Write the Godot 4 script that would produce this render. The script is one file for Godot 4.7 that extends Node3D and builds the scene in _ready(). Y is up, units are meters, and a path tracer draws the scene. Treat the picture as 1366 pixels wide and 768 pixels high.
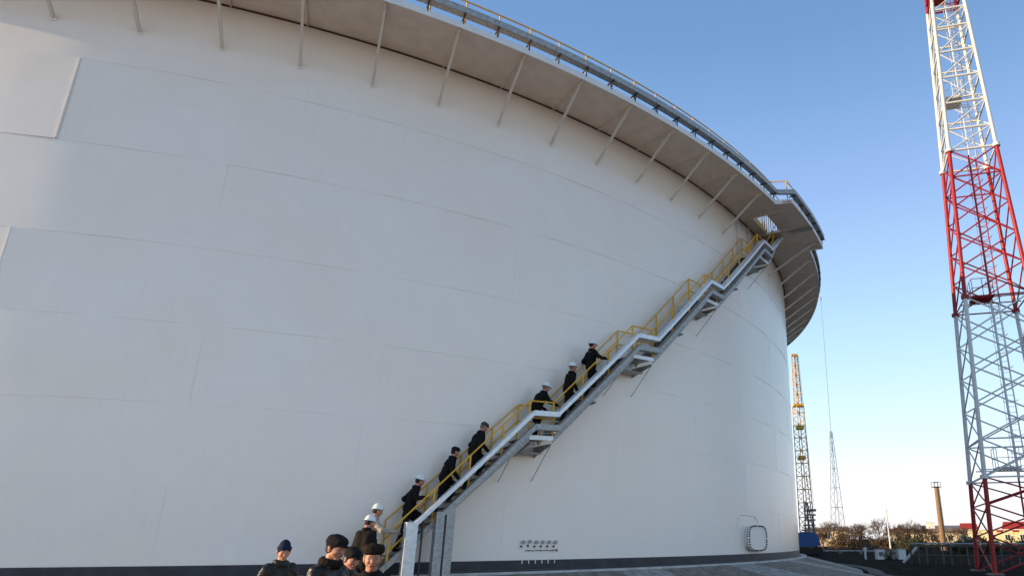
extends Node3D

# ------------------------------------------------------------------ tank frame
const R := 32.629                                  # outer radius of the tank shell
const TC := Vector3(-24.128, 0.0, -46.405)         # tank centre on the ground
const BAY := 3.4951                                # degrees between girder struts
const BAY0 := 13.79
const GIRD := 16.55                                # underside of the wind girder
const GR := 2.15                                   # width of the wind girder
var M := {}
var names := {}
var rng := RandomNumberGenerator.new()
var base := Vector3.ZERO

func _ready() -> void:
	rng.seed = 20240117
	_camera_and_light()
	_materials()
	_ground()
	_tank()
	_staircase()
	_trays()
	_lattice_tower()
	_background()
	_people()

# ------------------------------------------------------------------ camera, sky, sun
func _camera_and_light() -> void:
	var f := 893.79 / 768.0
	var cam := Camera3D.new()
	cam.name = "camera"
	cam.projection = Camera3D.PROJECTION_FRUSTUM
	cam.near = 0.1
	cam.far = 3000.0
	cam.size = cam.near / f
	cam.frustum_offset = Vector2(-198.5 / 768.0 / f, 55.87 / 768.0 / f) * cam.near
	cam.position = Vector3(0, 1.70, 0)
	cam.rotation = Vector3(0.30203, 0, 0)
	add_child(cam)
	cam.current = true

	var env := Environment.new()
	env.background_mode = Environment.BG_SKY
	var sky := Sky.new()
	var sm := PanoramaSkyMaterial.new()
	sm.panorama = _sky_image()
	sky.sky_material = sm
	env.sky = sky
	env.background_energy_multiplier = 0.74
	env.tonemap_mode = Environment.TONE_MAPPER_LINEAR
	env.tonemap_exposure = 1.42
	env.sdfgi_enabled = true
	env.ssao_enabled = true
	env.ssil_enabled = true
	var we := WorldEnvironment.new()
	we.name = "world_environment"
	we.environment = env
	add_child(we)

	var sun := DirectionalLight3D.new()
	sun.name = "sun"
	sun.light_color = Color(1.0, 0.88, 0.70)
	sun.light_energy = 1.6
	sun.light_angular_distance = 0.55
	sun.shadow_enabled = true
	add_child(sun)
	var az := deg_to_rad(-73.2)
	var el := deg_to_rad(10.0)
	var to_sun := Vector3(sin(az) * cos(el), sin(el), cos(az) * cos(el))
	sun.look_at_from_position(to_sun * 100.0, Vector3.ZERO)

func _sky_image() -> ImageTexture:
	# clear winter air: colour by elevation only (linear values)
	var keys := [[0.0, Color(0.92, 0.88, 0.87)], [1.4, Color(0.96, 0.94, 0.94)], [3.0, Color(1.04, 1.05, 1.07)], [4.6, Color(1.0, 1.07, 1.14)], [7.9, Color(0.80, 1.01, 1.16)], [13.9, Color(0.59, 0.87, 1.08)], [20.0, Color(0.45, 0.70, 0.99)],
		[27.8, Color(0.325, 0.515, 0.89)], [35.2, Color(0.22, 0.40, 0.72)], [40.4, Color(0.175, 0.337, 0.63)], [60.0, Color(0.11, 0.25, 0.52)], [90.0, Color(0.08, 0.20, 0.44)]]
	var w := 64
	var h := 512
	var im := Image.create(w, h, false, Image.FORMAT_RGBF)
	for y in h:
		var e := absf(90.0 - (y + 0.5) / h * 180.0)
		var c: Color = keys[-1][1]
		for i in keys.size() - 1:
			if e >= keys[i][0] and e < keys[i + 1][0]:
				var t: float = (e - keys[i][0]) / (keys[i + 1][0] - keys[i][0])
				c = keys[i][1].lerp(keys[i + 1][1], t)
		for x in w:
			im.set_pixel(x, y, c)
	return ImageTexture.create_from_image(im)

# ------------------------------------------------------------------ helpers
func numbered(n: String) -> String:
	if not names.has(n):
		names[n] = 0
		return n
	names[n] += 1
	return "%s_%03d" % [n, names[n]]

func thing(called: String, label: String, category: String, at := Vector3.ZERO, group := "") -> Node3D:
	var o := Node3D.new()
	o.name = numbered(called)
	add_child(o)
	o.position = at
	o.set_meta("label", label)
	o.set_meta("category", category)
	if group != "":
		o.set_meta("group", group)
	return o

func structure(called: String) -> Node3D:
	var o := Node3D.new()
	o.name = called
	o.set_meta("kind", "structure")
	add_child(o)
	return o

func S() -> SurfaceTool:
	var st := SurfaceTool.new()
	st.begin(Mesh.PRIMITIVE_TRIANGLES)
	return st

# commits world-space shapes as one named mesh under a thing that stands at its own base
func obj(called: String, st: SurfaceTool, m: Material, parent: Node3D = null) -> MeshInstance3D:
	var o := MeshInstance3D.new()
	o.mesh = st.commit()
	o.name = called
	o.material_override = m
	if parent == null:
		o.name = numbered(called)
		add_child(o)
	else:
		parent.add_child(o, true)
		var p: Node = parent
		var off := Vector3.ZERO
		while p != self and p is Node3D:
			off += p.position
			p = p.get_parent()
		o.position = -off
	return o

func inst(called: String, mesh: Mesh, m: Material, xf: Transform3D, parent: Node3D) -> MeshInstance3D:
	var o := MeshInstance3D.new()
	o.mesh = mesh
	o.name = called
	o.material_override = m
	parent.add_child(o, true)
	o.transform = Transform3D(xf.basis, xf.origin - parent.position)
	return o

func tag(o: Node, label: String, category: String, group := "") -> Node:
	o.set_meta("label", label)
	o.set_meta("category", category)
	if group != "":
		o.set_meta("group", group)
	return o

func P(t: float, r: float, h: float) -> Vector3:
	var a := deg_to_rad(t)
	return Vector3(TC.x + (R + r) * sin(a), h, TC.z + (R + r) * cos(a))

func rad(t: float) -> Vector3:
	return Vector3(sin(deg_to_rad(t)), 0, cos(deg_to_rad(t)))

func tri(st: SurfaceTool, a: Vector3, b: Vector3, c: Vector3, n: Vector3) -> void:
	if (b - a).cross(c - a).dot(n) > 0.0:
		var t := b
		b = c
		c = t
	st.set_normal(n)
	st.add_vertex(a)
	st.set_normal(n)
	st.add_vertex(b)
	st.set_normal(n)
	st.add_vertex(c)

func quad(st: SurfaceTool, a: Vector3, b: Vector3, c: Vector3, d: Vector3, outward := Vector3.ZERO) -> void:
	var n := (c - a).cross(d - b).normalized()
	if outward != Vector3.ZERO and n.dot(outward) < 0.0:
		n = -n
	tri(st, a, b, c, n)
	tri(st, a, c, d, n)

func hexa(st: SurfaceTool, p: Array) -> void:
	# eight corners: 0-3 bottom ring, 4-7 top ring
	var c := Vector3.ZERO
	for v in p:
		c += v / 8.0
	for f in [[0, 1, 2, 3], [4, 5, 6, 7], [0, 1, 5, 4], [1, 2, 6, 5], [2, 3, 7, 6], [3, 0, 4, 7]]:
		var m: Vector3 = (p[f[0]] + p[f[1]] + p[f[2]] + p[f[3]]) * 0.25
		quad(st, p[f[0]], p[f[1]], p[f[2]], p[f[3]], m - c)

func bx(st: SurfaceTool, xf: Transform3D, s: Vector3) -> void:
	var h := s * 0.5
	hexa(st, [xf * Vector3(-h.x, -h.y, -h.z), xf * Vector3(h.x, -h.y, -h.z), xf * Vector3(h.x, -h.y, h.z), xf * Vector3(-h.x, -h.y, h.z),
		xf * Vector3(-h.x, h.y, -h.z), xf * Vector3(h.x, h.y, -h.z), xf * Vector3(h.x, h.y, h.z), xf * Vector3(-h.x, h.y, h.z)])

func box(st: SurfaceTool, c: Vector3, s: Vector3, yaw := 0.0) -> void:
	bx(st, Transform3D(Basis(Vector3.UP, yaw), c), s)

func frame(a: Vector3, b: Vector3, up := Vector3.UP) -> Basis:
	var z := (b - a).normalized()
	if absf(z.dot(up)) > 0.98:
		up = Vector3.RIGHT
	var x := up.cross(z).normalized()
	return Basis(x, z.cross(x), z)

func beam(st: SurfaceTool, a: Vector3, b: Vector3, w: float, h: float, up := Vector3.UP) -> void:
	bx(st, Transform3D(frame(a, b, up), (a + b) * 0.5), Vector3(w, h, a.distance_to(b)))

func tube(st: SurfaceTool, a: Vector3, b: Vector3, ra: float, rb: float, n := 8, caps := true) -> void:
	var f := frame(a, b)
	for i in n:
		var t0 := TAU * i / n
		var t1 := TAU * (i + 1) / n
		var d0 := f.x * cos(t0) + f.y * sin(t0)
		var d1 := f.x * cos(t1) + f.y * sin(t1)
		var v := [a + d0 * ra, a + d1 * ra, b + d1 * rb, b + d0 * rb]
		var nn := [d0, d1, d1, d0]
		var order := [0, 1, 2, 0, 2, 3]
		if (v[1] - v[0]).cross(v[2] - v[0]).dot(d0) > 0.0:
			order = [0, 2, 1, 0, 3, 2]
		for k in order:
			st.set_normal(nn[k])
			st.add_vertex(v[k])
		if caps:
			tri(st, a, v[0], v[1], -f.z)
			tri(st, b, v[3], v[2], f.z)

func path(st: SurfaceTool, pts: Array, r: float, n := 8) -> void:
	for i in pts.size() - 1:
		tube(st, pts[i], pts[i + 1], r, r, n)

# a lathe round a local up axis, smooth
func lathe(st: SurfaceTool, xf: Transform3D, prof: Array, n := 16, sx := 1.0, sz := 1.0) -> void:
	for i in prof.size() - 1:
		for k in n:
			var v := []
			var nn := []
			for q in [[i, k], [i, k + 1], [i + 1, k + 1], [i + 1, k]]:
				var p: Vector2 = prof[q[0]]
				var a: Vector2 = prof[maxi(q[0] - 1, 0)]
				var b: Vector2 = prof[mini(q[0] + 1, prof.size() - 1)]
				var tg := (b - a).normalized()
				var an: float = TAU * q[1] / n
				v.append(xf * Vector3(p.x * cos(an) * sx, p.y, p.x * sin(an) * sz))
				nn.append((xf.basis * Vector3(tg.y * cos(an) / sx, -tg.x, tg.y * sin(an) / sz)).normalized())
			var order := [0, 1, 2, 0, 2, 3]
			var fn: Vector3 = (v[2] - v[0]).cross(v[3] - v[1])
			if fn.dot(nn[0] + nn[2]) > 0.0:
				order = [0, 2, 1, 0, 3, 2]
			for j in order:
				st.set_normal(nn[j])
				st.add_vertex(v[j])

# a rectangular section swept along a list of [theta, height], with radial width r0..r1 and vertical extent h0..h1
func sweep(st: SurfaceTool, pts: Array, r0: float, r1: float, h0: float, h1: float, caps := true) -> void:
	for i in pts.size() - 1:
		var a: Array = pts[i]
		var b: Array = pts[i + 1]
		var q := [P(a[0], r0, a[1] + h0), P(a[0], r1, a[1] + h0), P(a[0], r1, a[1] + h1), P(a[0], r0, a[1] + h1),
			P(b[0], r0, b[1] + h0), P(b[0], r1, b[1] + h0), P(b[0], r1, b[1] + h1), P(b[0], r0, b[1] + h1)]
		var c := Vector3.ZERO
		for v in q:
			c += v / 8.0
		for fc in [[0, 1, 5, 4], [1, 2, 6, 5], [2, 3, 7, 6], [3, 0, 4, 7]]:
			quad(st, q[fc[0]], q[fc[1]], q[fc[2]], q[fc[3]], (q[fc[0]] + q[fc[2]] + q[fc[1]] + q[fc[3]]) * 0.25 - c)
		if caps and i == 0:
			quad(st, q[0], q[1], q[2], q[3], (q[0] + q[2]) * 0.5 - c)
		if caps and i == pts.size() - 2:
			quad(st, q[4], q[5], q[6], q[7], (q[4] + q[6]) * 0.5 - c)

func arc(t0: float, t1: float, h: float, step := 0.6) -> Array:
	var n := maxi(1, int(ceil((t1 - t0) / step)))
	var out := []
	for i in n + 1:
		out.append([lerpf(t0, t1, float(i) / n), h])
	return out

func fine(pts: Array, step := 0.8) -> Array:
	var out := [pts[0]]
	for i in pts.size() - 1:
		var n := maxi(1, int(ceil(absf(pts[i + 1][0] - pts[i][0]) / step)))
		for k in n:
			var t := float(k + 1) / n
			out.append([lerpf(pts[i][0], pts[i + 1][0], t), lerpf(pts[i][1], pts[i + 1][1], t)])
	return out

# ------------------------------------------------------------------ materials
func noise(freq: float, seed_ := 1, oct := 4) -> FastNoiseLite:
	var n := FastNoiseLite.new()
	n.noise_type = FastNoiseLite.TYPE_SIMPLEX_SMOOTH
	n.frequency = freq
	n.seed = seed_
	n.fractal_octaves = oct
	return n

func blotch(size: int, freq: float, a: Color, b: Color, seed_ := 1, oct := 4, sharp := 1.0) -> ImageTexture:
	var im := noise(freq, seed_, oct).get_seamless_image(size, size)
	var out := Image.create(size, size, false, Image.FORMAT_RGB8)
	for y in size:
		for x in size:
			var v := clampf((im.get_pixel(x, y).r - 0.5) * sharp + 0.5, 0, 1)
			out.set_pixel(x, y, a.lerp(b, v))
	out.generate_mipmaps()
	return ImageTexture.create_from_image(out)

func normal_tex(size: int, freq: float, depth: float, seed_ := 5, oct := 4) -> ImageTexture:
	var im := noise(freq, seed_, oct).get_seamless_image(size, size)
	im.convert(Image.FORMAT_RGBA8)
	im.bump_map_to_normal_map(depth)
	return ImageTexture.create_from_image(im)

func mat(a: Color, b: Color, freq: float, scale: float, rough: float, metal := 0.0, bump := 0.0, sharp := 1.0, size := 256) -> StandardMaterial3D:
	var m := StandardMaterial3D.new()
	m.albedo_texture = blotch(size, freq, a, b, int(freq * 1000) + int(a.r * 99), 4, sharp)
	m.roughness = rough
	m.metallic = metal
	m.uv1_triplanar = true
	m.uv1_world_triplanar = true
	m.uv1_scale = Vector3.ONE * scale
	if bump > 0.0:
		m.normal_enabled = true
		m.normal_texture = normal_tex(256, freq * 1.5, bump)
	return m

func flat(c: Color, rough: float, metal := 0.0) -> StandardMaterial3D:
	var m := StandardMaterial3D.new()
	m.albedo_color = c
	m.roughness = rough
	m.metallic = metal
	return m

func _materials() -> void:
	# tank paint: white with rain streaks, dull patches and roller texture
	var w := 1024
	var h := 512
	var im := Image.create(w, h, false, Image.FORMAT_RGB8)
	var big := noise(0.006, 3, 3)
	var mid := noise(0.03, 9, 3)
	var stre := noise(0.09, 21, 2)
	var fine_n := noise(0.35, 8, 2)
	for y in h:
		for x in w:
			var an := TAU * x / w
			var cx := cos(an) * w / TAU
			var cz := sin(an) * w / TAU
			var b := big.get_noise_3d(cx, y * 1.2, cz)
			var md := mid.get_noise_3d(cx, y, cz)
			var s := stre.get_noise_3d(cx * 2.2, y * 0.10, cz * 2.2)
			var f := fine_n.get_noise_2d(x, y)
			var mask := clampf(big.get_noise_3d(cx + 500.0, y * 0.7, cz) * 1.6 + 0.45, 0.0, 1.0)
			var v := 0.925 + b * 0.013 + md * 0.008 + f * 0.012 - maxf(s, 0.0) * 0.011 * mask
			im.set_pixel(x, y, Color(v * (1.03 - b * 0.012), v * 0.99, v * (0.94 + b * 0.012)))
	im.generate_mipmaps()
	var wm := StandardMaterial3D.new()
	wm.albedo_texture = ImageTexture.create_from_image(im)
	wm.roughness = 0.27
	wm.metallic_specular = 0.6
	M.wall = wm
	M.weld = mat(Color(0.92, 0.89, 0.86), Color(0.95, 0.925, 0.89), 0.05, 1.0, 0.42)
	M.girder = mat(Color(0.81, 0.755, 0.705), Color(0.86, 0.81, 0.76), 0.02, 0.25, 0.55, 0.0, 0.0, 1.2)
	M.lip = mat(Color(0.86, 0.86, 0.86), Color(0.92, 0.92, 0.91), 0.03, 0.5, 0.45)
	M.strut = mat(Color(0.80, 0.77, 0.72), Color(0.88, 0.86, 0.82), 0.03, 0.5, 0.5)
	M.band = mat(Color(0.13, 0.14, 0.17), Color(0.19, 0.20, 0.23), 0.03, 0.3, 0.5, 0.0, 0.0, 2.0)
	M.galv = mat(Color(0.80, 0.83, 0.85), Color(0.89, 0.91, 0.92), 0.03, 0.8, 0.34, 0.35, 0.0, 1.6)
	M.galv_dull = mat(Color(0.56, 0.57, 0.57), Color(0.70, 0.71, 0.70), 0.04, 0.9, 0.50, 0.25, 0.0, 2.0)
	M.steel = mat(Color(0.24, 0.23, 0.22), Color(0.40, 0.38, 0.36), 0.05, 1.2, 0.6, 0.3)
	M.yellow = mat(Color(0.87, 0.63, 0.06), Color(0.93, 0.72, 0.13), 0.03, 0.8, 0.45)
	M.concrete = mat(Color(0.40, 0.36, 0.32), Color(0.55, 0.51, 0.46), 0.02, 0.25, 0.9, 0.0, 2.0, 2.2, 512)
	M.concrete_pale = mat(Color(0.50, 0.48, 0.45), Color(0.66, 0.64, 0.61), 0.03, 0.3, 0.85, 0.0, 1.5, 2.2)
	M.soil = mat(Color(0.08, 0.075, 0.065), Color(0.19, 0.17, 0.145), 0.02, 0.10, 0.95, 0.0, 4.0, 2.2, 512)
	M.yard = mat(Color(0.80, 0.73, 0.65), Color(0.88, 0.81, 0.73), 0.02, 0.12, 0.9, 0.0, 1.5, 1.8)
	M.strip = mat(Color(0.24, 0.21, 0.18), Color(0.36, 0.32, 0.28), 0.03, 0.3, 0.9, 0.0, 2.0, 2.0)
	M.ring = mat(Color(0.66, 0.65, 0.63), Color(0.80, 0.79, 0.77), 0.03, 0.4, 0.85, 0.0, 1.0, 2.0)
	M.darkred = mat(Color(0.36, 0.06, 0.05), Color(0.48, 0.10, 0.09), 0.03, 0.6, 0.5)
	M.soil.metallic_specular = 0.08
	M.red = mat(Color(0.54, 0.05, 0.07), Color(0.68, 0.09, 0.11), 0.03, 0.6, 0.5)
	M.white = mat(Color(0.80, 0.80, 0.79), Color(0.90, 0.90, 0.88), 0.03, 0.6, 0.5)
	M.bolt = flat(Color(0.12, 0.11, 0.11), 0.6, 0.3)
	M.rust = mat(Color(0.25, 0.15, 0.10), Color(0.42, 0.28, 0.20), 0.05, 1.0, 0.9)
	M.blue = mat(Color(0.06, 0.26, 0.48), Color(0.10, 0.34, 0.58), 0.03, 0.6, 0.5)
	M.crane = mat(Color(0.78, 0.56, 0.16), Color(0.88, 0.68, 0.28), 0.04, 0.6, 0.5)
	M.crane_grey = mat(Color(0.36, 0.37, 0.38), Color(0.52, 0.53, 0.54), 0.04, 0.6, 0.5)
	M.bark = mat(Color(0.20, 0.15, 0.12), Color(0.34, 0.26, 0.21), 0.04, 0.6, 0.95)
	M.twig = mat(Color(0.32, 0.25, 0.21), Color(0.45, 0.37, 0.31), 0.02, 0.4, 0.95)
	M.leaf = mat(Color(0.27, 0.21, 0.14), Color(0.40, 0.32, 0.21), 0.02, 0.5, 0.95)
	M.hedge = mat(Color(0.19, 0.21, 0.12), Color(0.34, 0.32, 0.19), 0.02, 0.5, 0.95)
	M.wallyellow = mat(Color(0.80, 0.76, 0.58), Color(0.87, 0.83, 0.67), 0.02, 0.2, 0.9)
	M.wallwhite = mat(Color(0.80, 0.78, 0.74), Color(0.90, 0.88, 0.85), 0.02, 0.2, 0.9)
	M.wallcream = mat(Color(0.76, 0.68, 0.56), Color(0.86, 0.78, 0.66), 0.02, 0.2, 0.9)
	M.roofred = mat(Color(0.52, 0.13, 0.12), Color(0.64, 0.20, 0.17), 0.03, 0.3, 0.8)
	M.roofgrey = mat(Color(0.36, 0.38, 0.41), Color(0.48, 0.50, 0.53), 0.03, 0.3, 0.8)
	M.glass = flat(Color(0.10, 0.12, 0.14), 0.08)
	M.chimney = mat(Color(0.46, 0.36, 0.27), Color(0.62, 0.50, 0.38), 0.03, 0.4, 0.9)

# ------------------------------------------------------------------ ground
func _ground() -> void:
	var g := structure("ground")
	var st := S()
	var gn := noise(0.02, 4, 4)
	# a fine sheet near the camera, coarser rings out to the horizon
	var rings := [0.0, 6, 12, 18, 24, 30, 36, 42, 50, 58, 66, 76, 88, 100, 120, 150, 200, 300, 500, 900, 2400]
	var n := 72
	for i in rings.size() - 1:
		for k in n:
			var v := []
			for q in [[i, k], [i, k + 1], [i + 1, k + 1], [i + 1, k]]:
				var an: float = TAU * q[1] / n
				var r: float = rings[q[0]]
				var x := r * sin(an)
				var z := -20.0 + r * cos(an)
				var dt := Vector2(x - TC.x, z - TC.z).length() - R
				var y := 0.0
				if dt > 5.5:
					y = gn.get_noise_2d(x * 2.0, z * 2.0) * 0.18 * clampf((dt - 5.5) / 6.0, 0, 1) * clampf(r / 30.0, 0, 1)
				v.append(Vector3(x, y, z))
			quad(st, v[0], v[1], v[2], v[3], Vector3.UP)
	obj("soil", st, M.soil, g)

	# pale sandy concrete yard on the camera's side of the tank
	var yd := structure("yard_pavement")
	var rad_n := 20
	for sx in rad_n:
		for sz in 12:
			var q := []
			for d in [[0, 0], [1, 0], [1, 1], [0, 1]]:
				q.append(Vector3(-120.0 + (sx + d[0]) * 12.0, 0.012, -8.0 + (sz + d[1]) * 10.0))
			st = S()
			quad(st, q[0], q[1], q[2], q[3], Vector3.UP)
			obj("slab", st, M.yard, yd)
	for k in 30:
		var ta := -52.0 + k * 3.5
		st = S()
		var zz := -8.0
		var pa2 := P(ta, 4.65, 0.012)
		var pb2 := P(ta + 3.5, 4.65, 0.012)
		if pa2.z > -30.0 and pb2.z > -30.0:
			var oa := P(ta, 14.0, 0.012)
			var ob := P(ta + 3.5, 14.0, 0.012)
			oa.z = minf(oa.z, zz)
			ob.z = minf(ob.z, zz)
			quad(st, pa2, pb2, ob, oa, Vector3.UP)
			obj("slab", st, M.yard, yd)
	var ap := structure("concrete_apron")
	var t := -30.0
	var idx := 0
	var out_r := func(th: float) -> float: return 3.3 + clampf((72.0 - th) * 0.22, 0.0, 2.2) * clampf((th - 52.0) / 8.0, 0.0, 1.0)
	while t < 140.0:
		st = S()
		var j := rng.randf_range(-0.006, 0.006)
		var a := t + 0.03
		var b := t + BAY - 0.03
		var pa := arc(a, b, 0.0, 1.2)
		for i in pa.size() - 1:
			var ra: float = out_r.call(pa[i][0])
			var rb: float = out_r.call(pa[i + 1][0])
			hexa(st, [P(pa[i][0], 0.42, 0.45 + j), P(pa[i][0], ra, -0.15), P(pa[i + 1][0], rb, -0.15), P(pa[i + 1][0], 0.42, 0.45 + j),
				P(pa[i][0], 0.42, 0.74 + j), P(pa[i][0], ra, 0.05 + j), P(pa[i + 1][0], rb, 0.05 + j), P(pa[i + 1][0], 0.42, 0.74 + j)])
		obj("slab", st, M.concrete if idx % 3 else M.concrete_pale, ap)
		t += BAY
		idx += 1
	# flat concrete strip beyond a gap at the foot of the apron
	var kb := structure("apron_strip")
	t = -30.0
	while t < 140.0:
		st = S()
		var j := rng.randf_range(-0.008, 0.008)
		var pa := arc(t + 0.03, t + BAY - 0.03, 0.0, 1.2)
		for i in pa.size() - 1:
			var ra: float = out_r.call(pa[i][0]) + 0.28
			var rb: float = out_r.call(pa[i + 1][0]) + 0.28
			hexa(st, [P(pa[i][0], ra, -0.15), P(pa[i][0], ra + 0.75, -0.15), P(pa[i + 1][0], rb + 0.75, -0.15), P(pa[i + 1][0], rb, -0.15),
				P(pa[i][0], ra, 0.05 + j), P(pa[i][0], ra + 0.75, 0.04 + j), P(pa[i + 1][0], rb + 0.75, 0.04 + j), P(pa[i + 1][0], rb, 0.05 + j)])
		obj("slab", st, M.strip, kb)
		t += BAY

# ------------------------------------------------------------------ tank
var dent: FastNoiseLite
func bulge(t: float, h: float, plate_seed: float, edge: float) -> float:
	return dent.get_noise_2d(t * 5.0, h * 3.0 + plate_seed) * 0.010 + edge

func plate(t0: float, t1: float, h0: float, h1: float, step_in: float, seed_: float, peak: float) -> SurfaceTool:
	var st := S()
	var nt := 30
	var nh := 4
	var g := []
	for j in nh + 1:
		var row := []
		for i in nt + 1:
			var t := lerpf(t0, t1, float(i) / nt)
			var h := lerpf(h0, h1, float(j) / nh)
			var dl := minf(t - t0, t1 - t) * R * PI / 180.0
			var e := 0.006 * maxf(0.0, 1.0 - dl / 0.7)
			if peak > 0.0:
				e += peak * maxf(0.0, 1.0 - (t1 - t) * R * PI / 180.0 / 2.6)
			row.append(P(t, bulge(t, h, seed_, e) - step_in, h))
		g.append(row)
	var nm := []
	for j in nh + 1:
		var row := []
		for i in nt + 1:
			var dx: Vector3 = g[j][mini(i + 1, nt)] - g[j][maxi(i - 1, 0)]
			var dy: Vector3 = g[mini(j + 1, nh)][i] - g[maxi(j - 1, 0)][i]
			row.append(dy.cross(-dx).normalized())
		nm.append(row)
	for j in nh:
		for i in nt:
			for q in [[0, 0], [1, 1], [1, 0], [0, 0], [0, 1], [1, 1]]:
				var a: int = i + q[0]
				var b: int = j + q[1]
				var p: Vector3 = g[b][a]
				var nn: Vector3 = nm[b][a]
				if nn.dot(p - Vector3(TC.x, p.y, TC.z)) < 0.0:
					nn = -nn
				st.set_normal(nn)
				st.set_uv(Vector2(lerpf(t0, t1, float(a) / nt) / 45.0, -lerpf(h0, h1, float(b) / nh) / 13.0 + seed_ * 0.0))
				st.add_vertex(p)
	return st

func _tank() -> void:
	dent = noise(0.05, 77, 2)
	var T := thing("storage_tank", "huge white cylindrical steel storage tank with a dark band round its foot", "tank", Vector3(TC.x, 0.8, TC.z))
	var courses := [[0.82, 2.84, 22.4], [2.84, 4.87, 15.1], [4.87, 6.90, 22.55], [6.90, 8.97, 14.7], [8.97, 11.49, 22.1], [11.49, 13.97, 15.3], [13.97, 16.50, 22.4], [16.50, 18.15, 15.0]]
	var pl := 14.4
	for c in courses.size():
		var cc: Array = courses[c]
		for k in 25:
			var t1: float = cc[2] + pl * k
			var t0 := t1 - pl
			var pk := 0.016 if (c == 5 and k == 0) else 0.0
			obj("shell_plate", plate(t0, t1, cc[0], cc[1], 0.0015 * c, c * 31.0 + k * 7.7, pk), M.wall, T)
			if t1 < 110.0 or t1 > 335.0:
				var sv := S()
				var hh := arc(0, 1, 0)
				var off := -0.0015 * c + 0.004 + pk
				var segs := 5
				for s in segs:
					var ha := lerpf(cc[0] + 0.02, cc[1] - 0.02, float(s) / segs)
					var hb := lerpf(cc[0] + 0.02, cc[1] - 0.02, float(s + 1) / segs)
					var w := 0.030 if (c == 5 or c == 3) and k == 0 else 0.017
					var pr := 0.022 if (c == 5 or c == 3) and k == 0 else 0.005
					var oa := off + bulge(t1, ha, c * 31.0 + k * 7.7, 0)
					var ob := off + bulge(t1, hb, c * 31.0 + k * 7.7, 0)
					var dt := w / R * 180.0 / PI
					for fc in [[-dt, -0.012, -dt * 0.4, pr], [-dt * 0.4, pr, dt * 0.4, pr], [dt * 0.4, pr, dt, -0.012]]:
						quad(sv, P(t1 + fc[0], oa + fc[1], ha), P(t1 + fc[2], oa + fc[3], ha), P(t1 + fc[2], ob + fc[3], hb), P(t1 + fc[0], ob + fc[1], hb), rad(t1))
				obj("weld_seam", sv, M.weld, T)
		if c > 0:
			var sr := S()
			sweep(sr, arc(0, 360, cc[0], 0.8), -0.03, 0.0025, -0.007, 0.006, false)
			obj("weld_seam", sr, M.weld, T)
	# dark band and annular bottom plate
	var st := S()
	sweep(st, arc(0, 360, 0.0, 0.6), -0.02, 0.022, 0.84, 1.10, false)
	obj("base_band", st, M.band, T)
	st = S()
	sweep(st, arc(0, 360, 0.0, 0.6), -0.3, 0.40, 0.40, 0.80, false)
	obj("foundation_ring", st, M.ring, T)
	st = S()
	sweep(st, arc(0, 360, 0.0, 0.6), -0.2, 0.14, 0.80, 0.835, false)
	obj("bottom_plate", st, M.band, T)
	# floating roof deck inside, below the rim
	st = S()
	for k in 72:
		tri(st, Vector3(TC.x, 15.2, TC.z), P(k * 5.0, -0.06, 15.2), P(k * 5.0 + 5.0, -0.06, 15.2), Vector3.UP)
	obj("roof_deck", st, M.steel, T)
	_girder(T)
	_manhole(T)
	_sampling_points(T)

func girder_piece(t0: float, t1: float, r0: float, r1: float, lip: bool) -> SurfaceTool:
	var st := S()
	var pa := arc(t0, t1, GIRD, 0.9)
	sweep(st, pa, r0, r1 - (0.012 if lip else 0.0), 0.0, 0.06)
	return st

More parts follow.
